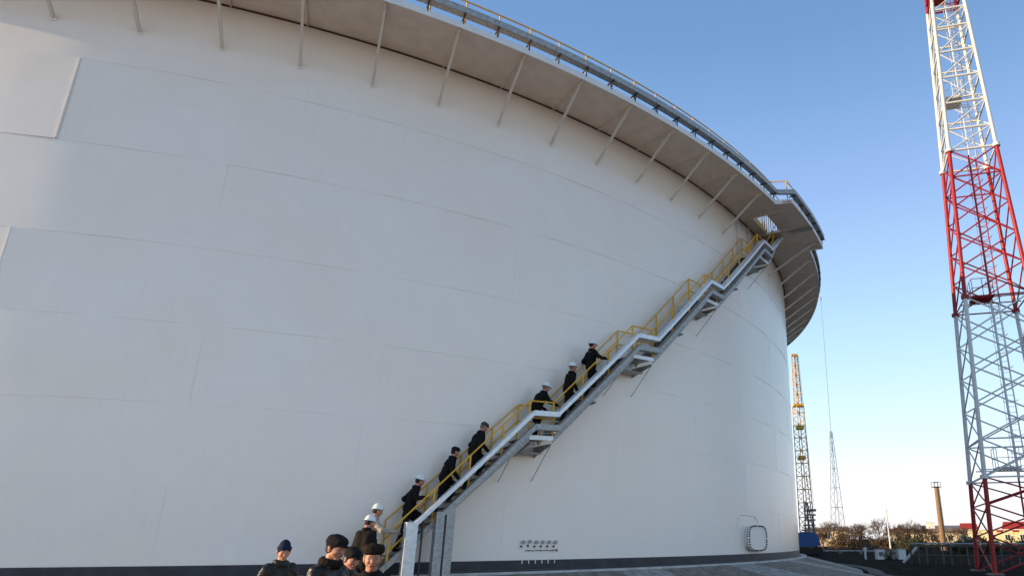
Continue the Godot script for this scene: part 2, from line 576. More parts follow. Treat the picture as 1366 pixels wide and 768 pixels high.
func _girder(T: Node3D) -> void:
	for k in 103:
		var t0 := BAY0 + BAY * k
		if t0 > 345.0:
			pass
		var t1 := t0 + BAY
		var g := 0.012
		var width := GR
		if k == 13:          # bay with the stair opening
			obj("girder_plate", girder_piece(t0 + g, t1 - g, 0.012, 0.60, false), M.girder, T)
			obj("girder_plate", girder_piece(t0 + g, t1 - g, 1.32, 2.85, true), M.girder, T)
			obj("girder_lip", _lip(t0, t1, 2.85), M.lip, T)
		elif k == 12:
			obj("girder_plate", girder_piece(t0 + g, 58.05, 0.012, GR, true), M.girder, T)
			obj("girder_plate", girder_piece(58.07, t1 - g, 0.012, 2.85, true), M.girder, T)
			obj("girder_lip", _lip(t0, 57.9, GR), M.lip, T)
			obj("girder_lip", _lip(58.35, t1, 2.85), M.lip, T)
			var d := S()
			hexa(d, [P(57.9, GR, GIRD - 0.05), P(57.9, GR - 0.02, GIRD - 0.05), P(58.35, 2.83, GIRD - 0.05), P(58.35, 2.85, GIRD - 0.05),
				P(57.9, GR, GIRD + 0.16), P(57.9, GR - 0.02, GIRD + 0.16), P(58.35, 2.83, GIRD + 0.16), P(58.35, 2.85, GIRD + 0.16)])
			obj("girder_lip", d, M.lip, T)
		elif k == 14 or k == 15:
			var te := minf(t1, 67.7)
			obj("girder_plate", girder_piece(t0 + g, te - g, 0.012, 2.85, true), M.girder, T)
			obj("girder_lip", _lip(t0, te, 2.85), M.lip, T)
			if k == 15:
				obj("girder_plate", girder_piece(te + g, t1 - g, 0.012, GR, true), M.girder, T)
				obj("girder_lip", _lip(te, t1, GR), M.lip, T)
				var d := S()
				beam(d, P(te, GR, GIRD + 0.055), P(te, 2.85, GIRD + 0.055), 0.02, 0.21)
				obj("girder_lip", d, M.lip, T)
		else:
			obj("girder_plate", girder_piece(t0 + g, t1 - g, 0.012, GR, true), M.girder, T)
			obj("girder_lip", _lip(t0, t1, width), M.lip, T)
		# strut from the shell to the outer edge, with a foot pad and a thin web under the plate
		if k != 13 and k != 14:
			var st := S()
			var far := 2.0 if not (k == 15) else 2.6
			beam(st, P(t0, 0.02, 15.08), P(t0, far, GIRD - 0.02), 0.075, 0.075)
			obj("strut", st, M.strut, T)
			st = S()
			beam(st, P(t0, 0.006, 15.0), P(t0, 0.006, 15.16), 0.16, 0.03, rad(t0))
			obj("strut_pad", st, M.weld, T)
			st = S()
			beam(st, P(t0, far - 0.22, GIRD - 0.075), P(t0, far + 0.08, GIRD - 0.075), 0.03, 0.14)
			obj("gusset", st, M.strut, T)
		var rb := S()
		beam(rb, P(t0, 0.06, GIRD - 0.035), P(t0, GR - 0.05, GIRD - 0.035), 0.035, 0.07)
		obj("rib", rb, M.girder, T)
	# angle where the girder meets the shell
	var st2 := S()
	sweep(st2, arc(0, 360, GIRD, 0.8), -0.02, 0.05, -0.045, -0.015, false)
	obj("girder_angle", st2, M.rust, T)
	# guard rail along the outer edge of the girder
	var arcs := [[-44.0, 57.9, GR - 0.22], [58.4, 67.6, 2.63], [67.8, 130.0, GR - 0.22]]
	for a in arcs:
		var rl := S()
		for hh in [17.72, 17.2]:
			var pa := arc(a[0], a[1], hh, 0.9)
			for i in pa.size() - 1:
				tube(rl, P(pa[i][0], a[2], hh), P(pa[i + 1][0], a[2], hh), 0.027, 0.027, 6, false)
		obj("guard_rail", rl, M.yellow, T)
		var n := int(round((a[1] - a[0]) / (BAY * 0.5)))
		for i in n + 1:
			var t := lerpf(a[0], a[1], float(i) / n)
			var ps := S()
			tube(ps, P(t, a[2], GIRD + 0.062), P(t, a[2], 17.72), 0.026, 0.026, 6)
			obj("rail_post", ps, M.yellow, T)
	var jn := S()
	for hh in [17.72, 17.2]:
		tube(jn, P(57.9, GR - 0.22, hh), P(58.4, 2.63, hh), 0.027, 0.027, 6)
		tube(jn, P(67.6, 2.63, hh), P(67.8, GR - 0.22, hh), 0.027, 0.027, 6)
	obj("guard_rail", jn, M.yellow, T)
	# rail round the stair opening
	for pr in [[59.0, 0.38], [59.0, 1.66], [62.9, 1.66], [61.0, 1.66], [62.9, 0.38]]:
		var ps := S()
		tube(ps, P(pr[0], pr[1], GIRD + 0.062), P(pr[0], pr[1], 17.7), 0.026, 0.026, 6)
		obj("rail_post", ps, M.yellow, T)
	var rr := S()
	for hh in [17.72, 17.2]:
		tube(rr, P(59.0, 0.38, hh), P(59.0, 1.66, hh), 0.026, 0.026, 6)
		path(rr, [P(59.0, 1.66, hh), P(61.0, 1.66, hh), P(62.9, 1.66, hh)], 0.026, 6)
	obj("guard_rail", rr, M.yellow, T)
	for kp in [[1.38, 1.405], [0.52, 0.545]]:
		var ks := S()
		sweep(ks, arc(59.3, 62.7, 0.0, 1.0), kp[0], kp[1], GIRD + 0.065, GIRD + 0.30)
		obj("kick_plate", ks, M.yellow, T)
	for fp in [[0.26, 16.92, 0.075], [0.26, 17.22, 0.055]]:
		var fs := S()
		var fa := arc(40.0, 80.0, 0.0, 1.0)
		for i in fa.size() - 1:
			tube(fs, P(fa[i][0], fp[0], fp[1]), P(fa[i + 1][0], fp[0], fp[1]), fp[2], fp[2], 8, false)
		obj("foam_pipe", fs, M.darkred, T)
	for i in 9:
		var bs := S()
		beam(bs, P(62.85, 0.5 + i * 0.11, GIRD + 0.07), P(62.85, 0.5 + i * 0.11, 17.7), 0.05, 0.03, rad(60.0))
		obj("gate_bar", bs, M.yellow if i % 3 else M.darkred, T)
	for i in 3:
		var gs := S()
		beam(gs, P(59.6 + i * 1.1, 1.7, GIRD + 0.07), P(59.6 + i * 1.1, 1.7, 17.7), 0.12, 0.03, rad(60.0))
		obj("rail_panel", gs, M.yellow, T)

func _lip(t0: float, t1: float, r: float) -> SurfaceTool:
	var st := S()
	sweep(st, arc(t0 + 0.008, t1 - 0.008, GIRD, 0.9), r - 0.012, r + 0.012, -0.06, 0.16)
	return st

func _manhole(T: Node3D) -> void:
	# rounded clean-out door with a ring of bolts, a reinforcing plate and its bead
	var tc := 59.40
	var hc := 1.72
	var hw := 0.98
	var hh := 0.52
	var ring := []
	var n := 40
	for i in n:
		var a := TAU * i / n
		var cx := signf(cos(a)) * pow(absf(cos(a)), 0.55)
		var cy := signf(sin(a)) * pow(absf(sin(a)), 0.55)
		ring.append(Vector2(cx, cy))
	var dg := 180.0 / PI / R
	var st := S()
	for i in n:
		var p: Vector2 = ring[i]
		var q: Vector2 = ring[(i + 1) % n]
		tri(st, P(tc, 0.20, hc), P(tc + p.x * hw * dg, 0.20, hc + p.y * hh), P(tc + q.x * hw * dg, 0.20, hc + q.y * hh), rad(tc))
		quad(st, P(tc + p.x * hw * dg, 0.20, hc + p.y * hh), P(tc + q.x * hw * dg, 0.20, hc + q.y * hh), P(tc + q.x * hw * dg, 0.165, hc + q.y * hh), P(tc + p.x * hw * dg, 0.165, hc + p.y * hh), P(tc + p.x * dg, 0.2, hc + p.y) - P(tc, 0.2, hc))
	var cv := obj("manhole_cover", st, M.wall, T)
	cv.material_override = M.weld
	st = S()
	for i in n:
		var p: Vector2 = ring[i]
		var q: Vector2 = ring[(i + 1) % n]
		var w1 := hw * 0.90
		var h1 := hh * 0.88
		quad(st, P(tc + p.x * w1 * dg, 0.165, hc + p.y * h1), P(tc + q.x * w1 * dg, 0.165, hc + q.y * h1), P(tc + q.x * w1 * dg, -0.02, hc + q.y * h1), P(tc + p.x * w1 * dg, -0.02, hc + p.y * h1), P(tc + p.x * dg, 0.2, hc + p.y) - P(tc, 0.2, hc))
	obj("manhole_neck", st, M.weld, T)
	var loop := []
	for i in 400:
		var a := TAU * i / 400
		loop.append(Vector2(signf(cos(a)) * pow(absf(cos(a)), 0.55) * 0.95, signf(sin(a)) * pow(absf(sin(a)), 0.55) * 0.95))
	var total := 0.0
	for i in 400:
		total += loop[i].distance_to(loop[(i + 1) % 400])
	var spots := []
	var run := 0.0
	for i in 400:
		run += loop[i].distance_to(loop[(i + 1) % 400])
		if run >= total / 34.0 * (spots.size() + 0.5):
			spots.append(loop[i])
	for sp in spots:
		var cx: float = sp.x
		var cy: float = sp.y
		var bs := S()
		tube(bs, P(tc + cx * hw * dg, 0.12, hc + cy * hh), P(tc + cx * hw * dg, 0.255, hc + cy * hh), 0.032, 0.032, 6)
		obj("bolt", bs, M.bolt, T)
	var bd := S()
	var pts := [[55.9, 1.12], [56.5, 2.1], [56.9, 2.55], [57.4, 2.66], [59.6, 2.62], [60.1, 2.5], [60.2, 2.36]]
	for i in pts.size() - 1:
		tube(bd, P(pts[i][0], 0.01, pts[i][1]), P(pts[i + 1][0], 0.01, pts[i + 1][1]), 0.022, 0.022, 6)
	obj("weld_seam", bd, M.weld, T)

func _sampling_points(T: Node3D) -> void:
	# six little nozzles with gauge rings, and six white tags on the band
	for i in 6:
		var t := 37.95 + i * 0.38
		var dh := 0.02 if i == 1 else 0.0
		var st := S()
		lathe(st, Transform3D(Basis(rad(t).cross(Vector3.UP), rad(t), Vector3.UP), P(t, 0.0, 1.60 + dh)), [Vector2(0.035, 0), Vector2(0.035, 0.05), Vector2(0.052, 0.05), Vector2(0.058, 0.06), Vector2(0.052, 0.075), Vector2(0.035, 0.065), Vector2(0.0, 0.065)], 12)
		obj("gauge", st, M.galv_dull, T)
		st = S()
		tube(st, P(t - 0.1, 0.0, 1.49 + dh), P(t - 0.1, 0.07, 1.49 + dh), 0.024, 0.02, 6)
		tube(st, P(t - 0.1, 0.05, 1.49 + dh), P(t - 0.1, 0.05, 1.43 + dh), 0.012, 0.012, 6)
		obj("valve", st, M.bolt, T)
		st = S()
		beam(st, P(t, 0.03, 1.00), P(t, 0.03, 1.12), 0.03, 0.012, rad(t))
		obj("band_tag", st, M.white, T)
	var pp := S()
	for i in 8:
		tube(pp, P(38.05 + i * 0.24, 0.05, 1.36 + (0.015 if i % 2 else 0.0)), P(38.05 + (i + 1) * 0.24, 0.05, 1.36 + (0.0 if i % 2 else 0.015)), 0.010, 0.010, 5)
	for i in 3:
		tube(pp, P(38.3 + i * 0.7, 0.0, 1.365), P(38.3 + i * 0.7, 0.06, 1.365), 0.016, 0.016, 5)
	tube(pp, P(39.95, 0.05, 1.33), P(39.95, 0.05, 1.41), 0.02, 0.02, 5)
	obj("impulse_pipe", pp, M.steel, T)

# ------------------------------------------------------------------ staircase
var FP := [[30.4, 0.78], [37.06, 4.55], [38.39, 4.58], [43.53, 7.66], [45.15, 7.70], [50.34, 10.75], [51.77, 10.75], [58.5, 14.35], [60.4, 14.35], [64.2, 16.62]]
func F(t: float) -> float:
	for i in FP.size() - 1:
		if t <= FP[i + 1][0]:
			return lerpf(FP[i][1], FP[i + 1][1], clampf((t - FP[i][0]) / (FP[i + 1][0] - FP[i][0]), 0.0, 1.0))
	return FP[-1][1]

const SI := 0.16
const SO := 1.02
func _staircase() -> void:
	var st: SurfaceTool
	var K := thing("staircase", "galvanised steel staircase with yellow handrails climbing the white tank wall", "staircase", P(31.0, 0.6, 0.78))
	var tread := BoxMesh.new()
	tread.size = Vector3(SO - SI - 0.02, 0.035, 0.27)
	for s in [[0, 19], [2, 15], [4, 15], [6, 18], [8, 11]]:
		var a: Array = FP[s[0]]
		var b: Array = FP[s[0] + 1]
		for i in range(0, s[1]):
			var u: float = (i + 0.5) / s[1]
			var t := lerpf(a[0], b[0], u)
			inst("tread", tread, M.steel, Transform3D(Basis(rad(t), Vector3.UP, rad(t).cross(Vector3.UP)), P(t, (SI + SO) * 0.5, lerpf(a[1], b[1], u))), K)
		# stringers
		for r in [[SI - 0.05, SI], [SO, SO + 0.05]]:
			st = S()
			sweep(st, fine([[a[0], a[1]], [b[0], b[1]]]), r[0], r[1], -0.16, 0.03)
			obj("stringer", st, M.galv_dull, K)
	for s in [1, 3, 5, 7]:
		var a: Array = FP[s]
		var b: Array = FP[s + 1]
		st = S()
		sweep(st, fine([[a[0] - 0.05, a[1]], [b[0] + 0.05, b[1]]]), SI, SO, -0.04, 0.0)
		obj("landing", st, M.galv_dull, K)
		for r in [[SI - 0.05, SI], [SO, SO + 0.05]]:
			st = S()
			sweep(st, [[a[0], a[1]], [b[0], b[1]]], r[0], r[1], -0.10, 0.03)
			obj("landing_beam", st, M.galv, K)
		# triangular brackets to the wall and thin knee braces
		for t in [a[0] + 0.1, b[0] - 0.1]:
			st = S()
			var h: float = a[1] - 0.16
			var q := [P(t, 0.0, h), P(t, SO, h), P(t, SO, h - 0.06), P(t, 0.0, h - 0.34)]
			var o := rad(t).cross(Vector3.UP) * 0.006
			hexa(st, [q[0] - o, q[1] - o, q[2] - o, q[3] - o, q[0] + o, q[1] + o, q[2] + o, q[3] + o])
			obj("bracket", st, M.galv_dull, K)
		st = S()
		sweep(st, fine([[a[0] + 0.1, a[1] - 0.42], [b[0] - 0.1, a[1] - 0.42]]), 0.0, 0.62, 0.0, 0.012)
		obj("bracket_plate", st, M.galv_dull, K)
		st = S()
		tube(st, P(b[0] - 0.05, SO, a[1] - 0.16), P(b[0] - 0.15, 0.0, a[1] - 1.18), 0.013, 0.013, 6)
		obj("brace", st, M.galv_dull, K)
		var tm: float = a[0] - 0.9
		st = S()
		tube(st, P(tm, SO, F(tm) - 0.15), P(tm + 0.2, 0.0, F(tm) - 0.75), 0.013, 0.013, 6)
		obj("brace", st, M.galv_dull, K)
		# flight hangers: small cantilever stubs below the flight
		var th: float = b[0] + 2.4
		st = S()
		beam(st, P(th, 0.0, F(th) - 0.28), P(th, SO + 0.15, F(th) - 0.22), 0.06, 0.06)
		obj("bracket", st, M.galv_dull, K)
	# handrails
	for r in [SI + 0.03, SO - 0.02]:
		var outer: bool = r > 0.5
		for hh in [1.05, 0.55]:
			st = S()
			var pts := []
			var keyp := [[31.0, F(31.0)]] + FP.slice(1)
			for p in fine(keyp):
				var dh: float = hh
				if outer and p[0] < 36.0:
					dh = hh - 0.28 * clampf((36.0 - p[0]) / 5.0, 0.0, 1.0)
				pts.append(P(p[0], r, p[1] + dh))
			path(st, pts, 0.024, 6)
			obj("handrail" if hh > 1.0 else "mid_rail", st, M.yellow, K)
		var tp := [31.0, 32.7, 34.2, 35.7, 37.06, 38.39, 40.1, 41.8, 43.53, 45.15, 46.9, 48.6, 50.34, 51.77, 53.4, 55.1, 56.8, 58.5, 60.4, 62.3, 64.1]
		for t in tp:
			st = S()
			var dh := 1.05
			if outer and t < 36.0:
				dh -= 0.28 * clampf((36.0 - t) / 5.0, 0.0, 1.0)
			beam(st, P(t, r, F(t) - 0.1), P(t, r, F(t) + dh), 0.045, 0.045, rad(t))
			obj("rail_post", st, M.yellow, K)
	# hanger post beside the top landing
	st = S()
	beam(st, P(58.3, 0.10, 14.3), P(58.3, 0.10, GIRD - 0.05), 0.07, 0.07, rad(58.3))
	beam(st, P(60.6, 0.10, 14.3), P(60.6, 0.10, GIRD - 0.05), 0.07, 0.07, rad(60.6))
	obj("hanger", st, M.galv, K)

# ------------------------------------------------------------------ cable trays
func _trays() -> void:
	var st: SurfaceTool
	var top := [[31.85, 2.08], [37.06, 5.26], [38.39, 5.30], [43.53, 8.36], [45.15, 8.42], [50.34, 11.48], [51.77, 11.44], [58.54, 15.05], [60.4, 15.05], [63.4, 16.42]]
	var U := thing("cable_tray", "closed galvanised cable tray stepping up outside the stair handrail, the upper one", "cable tray", P(31.85, 1.2, 0.7))
	var seg_u := _split(top, 2.3)
	for s in seg_u:
		st = S()
		sweep(st, s, 1.08, 1.36, -0.145, 0.0)
		obj("tray_section", st, M.galv, U)
	for s in seg_u:
		st = S()
		var a: Array = s[0]
		var b: Array = s[1]
		var e := [lerpf(a[0], b[0], 0.18), lerpf(a[1], b[1], 0.18)]
		sweep(st, [a, e], 1.074, 1.366, -0.151, 0.006)
		obj("coupler", st, M.galv, U)
	st = S()
	sweep(st, [[31.53, 0.0], [32.0, 0.0]], 1.06, 1.38, 0.45, 2.10)
	obj("riser", st, M.galv, U)
	for k in 4:
		st = S()
		sweep(st, [[31.515, 0.0], [32.015, 0.0]], 1.052, 1.388, 0.75 + k * 0.38, 0.79 + k * 0.38)
		obj("coupler", st, M.galv, U)

	var L := thing("cable_tray", "dull galvanised cable tray under the upper tray, below the stair treads", "cable tray", P(33.0, 1.2, 0.7))
	var low := [[33.0, 2.36], [37.20, 4.88], [38.50, 4.92], [43.65, 7.98], [45.25, 8.04], [50.45, 11.10], [51.85, 11.06], [58.64, 14.66], [60.3, 14.66]]
	for s in _split(low, 1.9):
		st = S()
		sweep(st, s, 1.09, 1.33, -0.17, 0.0)
		obj("tray_section", st, M.galv_dull, L)
		st = S()
		var a: Array = s[0]
		var b: Array = s[1]
		sweep(st, [a, [lerpf(a[0], b[0], 0.10), lerpf(a[1], b[1], 0.10)]], 1.084, 1.336, -0.176, 0.006)
		obj("coupler", st, M.galv_dull, L)
	st = S()
	sweep(st, [[32.75, 0.0], [33.1, 0.0]], 1.07, 1.35, 0.45, 2.36)
	obj("riser", st, M.galv_dull, L)
	st = S()
	sweep(st, [[33.2, 0.0], [33.55, 0.0]], 1.05, 1.33, 0.45, 2.50)
	obj("riser", st, M.galv_dull, L)
	st = S()
	for p in [[32.3, 1.1], [33.62, 1.12]]:
		tube(st, P(p[0], p[1], 0.45), P(p[0], p[1], 2.2 + (p[0] - 32.3) * 0.4), 0.025, 0.025, 6)
	obj("conduit", st, M.steel, L)

	# tray running round the rim of the tank
	var G := thing("cable_tray", "dark galvanised cable tray running round the tank rim on the guard rail", "cable tray", P(20.0, GR, GIRD))
	for a in [[-44.0, 57.8, GR - 0.12], [58.5, 67.5, 2.73], [67.9, 130.0, GR - 0.12]]:
		var t: float = a[0]
		while t < a[1] - 0.1:
			var e := minf(t + BAY, a[1])
			st = S()
			sweep(st, arc(t + 0.01, e - 0.01, 0.0, 0.9), a[2], a[2] + 0.26, 16.98, 17.20)
			obj("tray_section", st, M.galv_dull, G)
			st = S()
			for q in [t + 0.25, t + 0.25 + BAY * 0.5]:
				if q < a[1]:
					beam(st, P(q, a[2] - 0.12, 16.96), P(q, a[2] + 0.28, 16.96), 0.04, 0.04)
					beam(st, P(q, a[2] + 0.12, GIRD + 0.10), P(q, a[2] + 0.12, 16.96), 0.04, 0.04, rad(q))
			obj("tray_support", st, M.steel, G)
			t = e
	st = S()
	hexa(st, [P(57.8, GR - 0.12, 16.98), P(57.8, GR + 0.14, 16.98), P(58.5, 2.99, 16.98), P(58.5, 2.73, 16.98), P(57.8, GR - 0.12, 17.20), P(57.8, GR + 0.14, 17.20), P(58.5, 2.99, 17.20), P(58.5, 2.73, 17.20)])
	hexa(st, [P(67.5, 2.73, 16.98), P(67.5, 2.99, 16.98), P(67.9, GR + 0.14, 16.98), P(67.9, GR - 0.12, 16.98), P(67.5, 2.73, 17.20), P(67.5, 2.99, 17.20), P(67.9, GR + 0.14, 17.20), P(67.9, GR - 0.12, 17.20)])
	obj("tray_section", st, M.galv_dull, G)
	st = S()
	hexa(st, [P(62.9, 1.7, GIRD - 0.10), P(63.4, 1.7, GIRD - 0.10), P(63.4, 2.9, GIRD - 0.10), P(62.9, 2.9, GIRD - 0.10), P(62.9, 1.7, GIRD - 0.02), P(63.4, 1.7, GIRD - 0.02), P(63.4, 2.9, GIRD - 0.02), P(62.9, 2.9, GIRD - 0.02)])
	obj("tray_section", st, M.galv_dull, G)

func _split(pts: Array, step: float) -> Array:
	var out := []
	for i in pts.size() - 1:
		var n := maxi(1, int(round((pts[i + 1][0] - pts[i][0]) / step)))
		for k in n:
			var s := []
			for m in 4:
				var u := (k + m / 3.0) / n
				s.append([lerpf(pts[i][0], pts[i + 1][0], u), lerpf(pts[i][1], pts[i + 1][1], u)])
			out.append(s)
	return out

# ------------------------------------------------------------------ lattice tower
func _lattice_tower() -> void:
	var c := Vector3(19.167, 0, -36.598)
	var yaw := -0.251
	var T := thing("lattice_tower", "tall square lattice steel tower painted in red and white bands", "tower", c)
	var lv := [0.0, 1.78, 3.36, 4.73, 6.70, 8.66, 10.62, 12.58, 14.66, 16.55, 18.42, 20.40, 22.38, 24.2, 25.69, 27.61, 29.54, 31.49, 33.45, 34.9, 36.3, 38.3, 40.3, 42.3, 43.8]
	var corner := func(s: Vector2, h: float) -> Vector3:
		var w := 2.232 + (1.321 - 2.232) * h / 24.195 if h < 24.195 else 1.321 - 0.031 * (h - 24.195)
		return c + Basis(Vector3.UP, yaw) * Vector3(s.x * w, h, s.y * w)
	var col := func(h: float) -> Material:
		if h < 4.7 or (h > 14.6 and h < 24.1) or h > 36.2:
			return M.red
		return M.white
	var cs := [Vector2(-1, 1), Vector2(1, 1), Vector2(1, -1), Vector2(-1, -1)]
	var st: SurfaceTool
	for i in lv.size() - 1:
		var m: Material = col.call((lv[i] + lv[i + 1]) * 0.5)
		for k in 4:
			st = S()
			var r := 0.115
			tube(st, corner.call(cs[k], lv[i]), corner.call(cs[k], lv[i + 1]), r, r, 10)
			if i in [3, 8, 13]:
				tube(st, corner.call(cs[k], lv[i] - 0.10), corner.call(cs[k], lv[i] + 0.10), r * 1.9, r * 1.9, 10)
			obj("leg", st, m, T)
			var a0: Vector3 = corner.call(cs[k], lv[i])
			var a1: Vector3 = corner.call(cs[k], lv[i + 1])
			var b0: Vector3 = corner.call(cs[(k + 1) % 4], lv[i])
			var b1: Vector3 = corner.call(cs[(k + 1) % 4], lv[i + 1])
			var br := 0.044
			if i < 13:
				st = S()
				tube(st, a0, b1, br, br, 6)
				obj("brace", st, m, T)
				st = S()
				tube(st, b0, a1, br, br, 6)
				obj("brace", st, m, T)
				if i in [3, 4, 8, 12]:
					st = S()
					tube(st, a0, b0, br, br, 6)
					obj("horizontal", st, m, T)
			else:
				st = S()
				tube(st, a0, b1, 0.040, 0.040, 6)
				obj("brace", st, m, T)
				st = S()
				tube(st, a0, b0, 0.068, 0.068, 6)
				obj("horizontal", st, m, T)
	# ladder with safety hoops up the middle
	var lad := Basis(Vector3.UP, yaw)
	for half in [[4.8, 14.7], [14.7, 24.2], [24.2, 43.0]]:
		st = S()
		for sx in [-0.2, 0.2]:
			tube(st, c + lad * Vector3(0.25 + sx, half[0], 0.1), c + lad * Vector3(0.15 + sx, half[1], 0.1), 0.035, 0.035, 6)
		var ld := obj("ladder", st, col.call((half[0] + half[1]) * 0.5), T)
		var h: float = half[0]
		while h < half[1]:
			st = S()
			tube(st, c + lad * Vector3(0.03, h, 0.1), c + lad * Vector3(0.43, h, 0.1), 0.014, 0.014, 5)
			obj("rung", st, col.call((half[0] + half[1]) * 0.5), ld)
			h += 0.32
		h = half[0] + 0.4
		while h < half[1]:
			st = S()
			for q in 8:
				var a := PI * q / 8 * 1.0
				var b := PI * (q + 1) / 8
				tube(st, c + lad * Vector3(0.23 + cos(a) * 0.36, h, 0.1 - sin(a) * 0.72), c + lad * Vector3(0.23 + cos(b) * 0.36, h, 0.1 - sin(b) * 0.72), 0.020, 0.020, 5)
			obj("hoop", st, col.call((half[0] + half[1]) * 0.5), T)
			h += 0.95
	for half in [[5.2, 14.6], [17.0, 24.0], [25.0, 42.5]]:
		st = S()
		for a in [0.6, 1.57, 2.5]:
			tube(st, c + lad * Vector3(0.23 + cos(a) * 0.36, half[0], 0.1 - sin(a) * 0.72), c + lad * Vector3(0.23 + cos(a) * 0.36, half[1], 0.1 - sin(a) * 0.72), 0.012, 0.012, 5)
		obj("cage_bar", st, col.call((half[0] + half[1]) * 0.5), T)
	# cable riser beside the ladder
	for seg in [[0.0, 4.73], [4.73, 14.66], [14.66, 24.2]]:
		st = S()
		var u0: float = seg[0] / 24.2
		var u1: float = seg[1] / 24.2
		tube(st, c + lad * Vector3(-0.2 + 0.1 * u0, seg[0], 0.9 - 0.4 * u0), c + lad * Vector3(-0.2 + 0.1 * u1, seg[1], 0.9 - 0.4 * u1), 0.05, 0.05, 6)
		obj("cable_riser", st, col.call((seg[0] + seg[1]) * 0.5), T)
	# rest platforms with rails
	for pl in [[14.9, M.red], [28.2, M.white], [36.4, M.red], [5.3, M.white]]:
		var hh: float = pl[0]
		st = S()
		bx(st, Transform3D(lad, c + lad * Vector3(-0.55, hh, 0.35)), Vector3(1.15, 0.07, 1.3))
		for k in 6:
			bx(st, Transform3D(lad, c + lad * Vector3(-1.0 + k * 0.18, hh - 0.06, 0.35)), Vector3(0.04, 0.06, 1.3))
		var pf := obj("platform", st, pl[1], T)
		st = S()
		for q in [[-1.1, -0.25], [-1.1, 0.35], [-1.1, 0.98], [-0.55, 0.98], [0.0, 0.98], [0.0, 0.35]]:
			tube(st, c + lad * Vector3(q[0], hh, q[1]), c + lad * Vector3(q[0], hh + 1.05, q[1]), 0.02, 0.02, 6)
		for y in [0.5, 1.05]:
			path(st, [c + lad * Vector3(-1.1, hh + y, -0.25), c + lad * Vector3(-1.1, hh + y, 0.98), c + lad * Vector3(0.0, hh + y, 0.98), c + lad * Vector3(0.0, hh + y, 0.35)], 0.02, 6)
		obj("platform_rail", st, pl[1], pf)
		st = S()
		for k in [-0.25, 0.98]:
			var hw: float = (2.232 - 0.911 * hh / 24.195 if hh < 24.195 else 1.321 - 0.031 * (hh - 24.195)) - 0.02
			tube(st, c + lad * Vector3(-hw, hh - 0.1, k), c + lad * Vector3(hw, hh - 0.1, k), 0.035, 0.035, 6)
		obj("horizontal", st, pl[1], T)
	for k in 4:
		st = S()
		var q: Vector3 = corner.call(cs[k], 0.0)
		box(st, q + Vector3(0, -0.18, 0), Vector3(0.75, 0.5, 0.75), yaw)
		obj("footing", st, M.concrete, T)

# ------------------------------------------------------------------ background
func _background() -> void:
	_crane()
	_mast()
	_chimney()
	_trees()
	_houses()
	_yard()

func lattice(st: SurfaceTool, a: Vector3, b: Vector3, wa: float, wb: float, n: int, r: float, yaw := 0.4) -> void:
	var f := Basis(Vector3.UP, yaw)
	var cs := [Vector3(-1, 0, -1), Vector3(1, 0, -1), Vector3(1, 0, 1), Vector3(-1, 0, 1)]
	for i in n:
		var u0 := float(i) / n
		var u1 := float(i + 1) / n
		for k in 4:
			var p0: Vector3 = a.lerp(b, u0) + f * cs[k] * lerpf(wa, wb, u0) * 0.5
			var p1: Vector3 = a.lerp(b, u1) + f * cs[k] * lerpf(wa, wb, u1) * 0.5
			var q0: Vector3 = a.lerp(b, u0) + f * cs[(k + 1) % 4] * lerpf(wa, wb, u0) * 0.5
			var q1: Vector3 = a.lerp(b, u1) + f * cs[(k + 1) % 4] * lerpf(wa, wb, u1) * 0.5
			tube(st, p0, p1, r, r, 5, false)
			if i % 2:
				tube(st, p0, q1, r * 0.6, r * 0.6, 4, false)
			else:
				tube(st, q0, p1, r * 0.6, r * 0.6, 4, false)
			if i % 2 == 0:
				tube(st, p0, q0, r * 0.6, r * 0.6, 4, false)

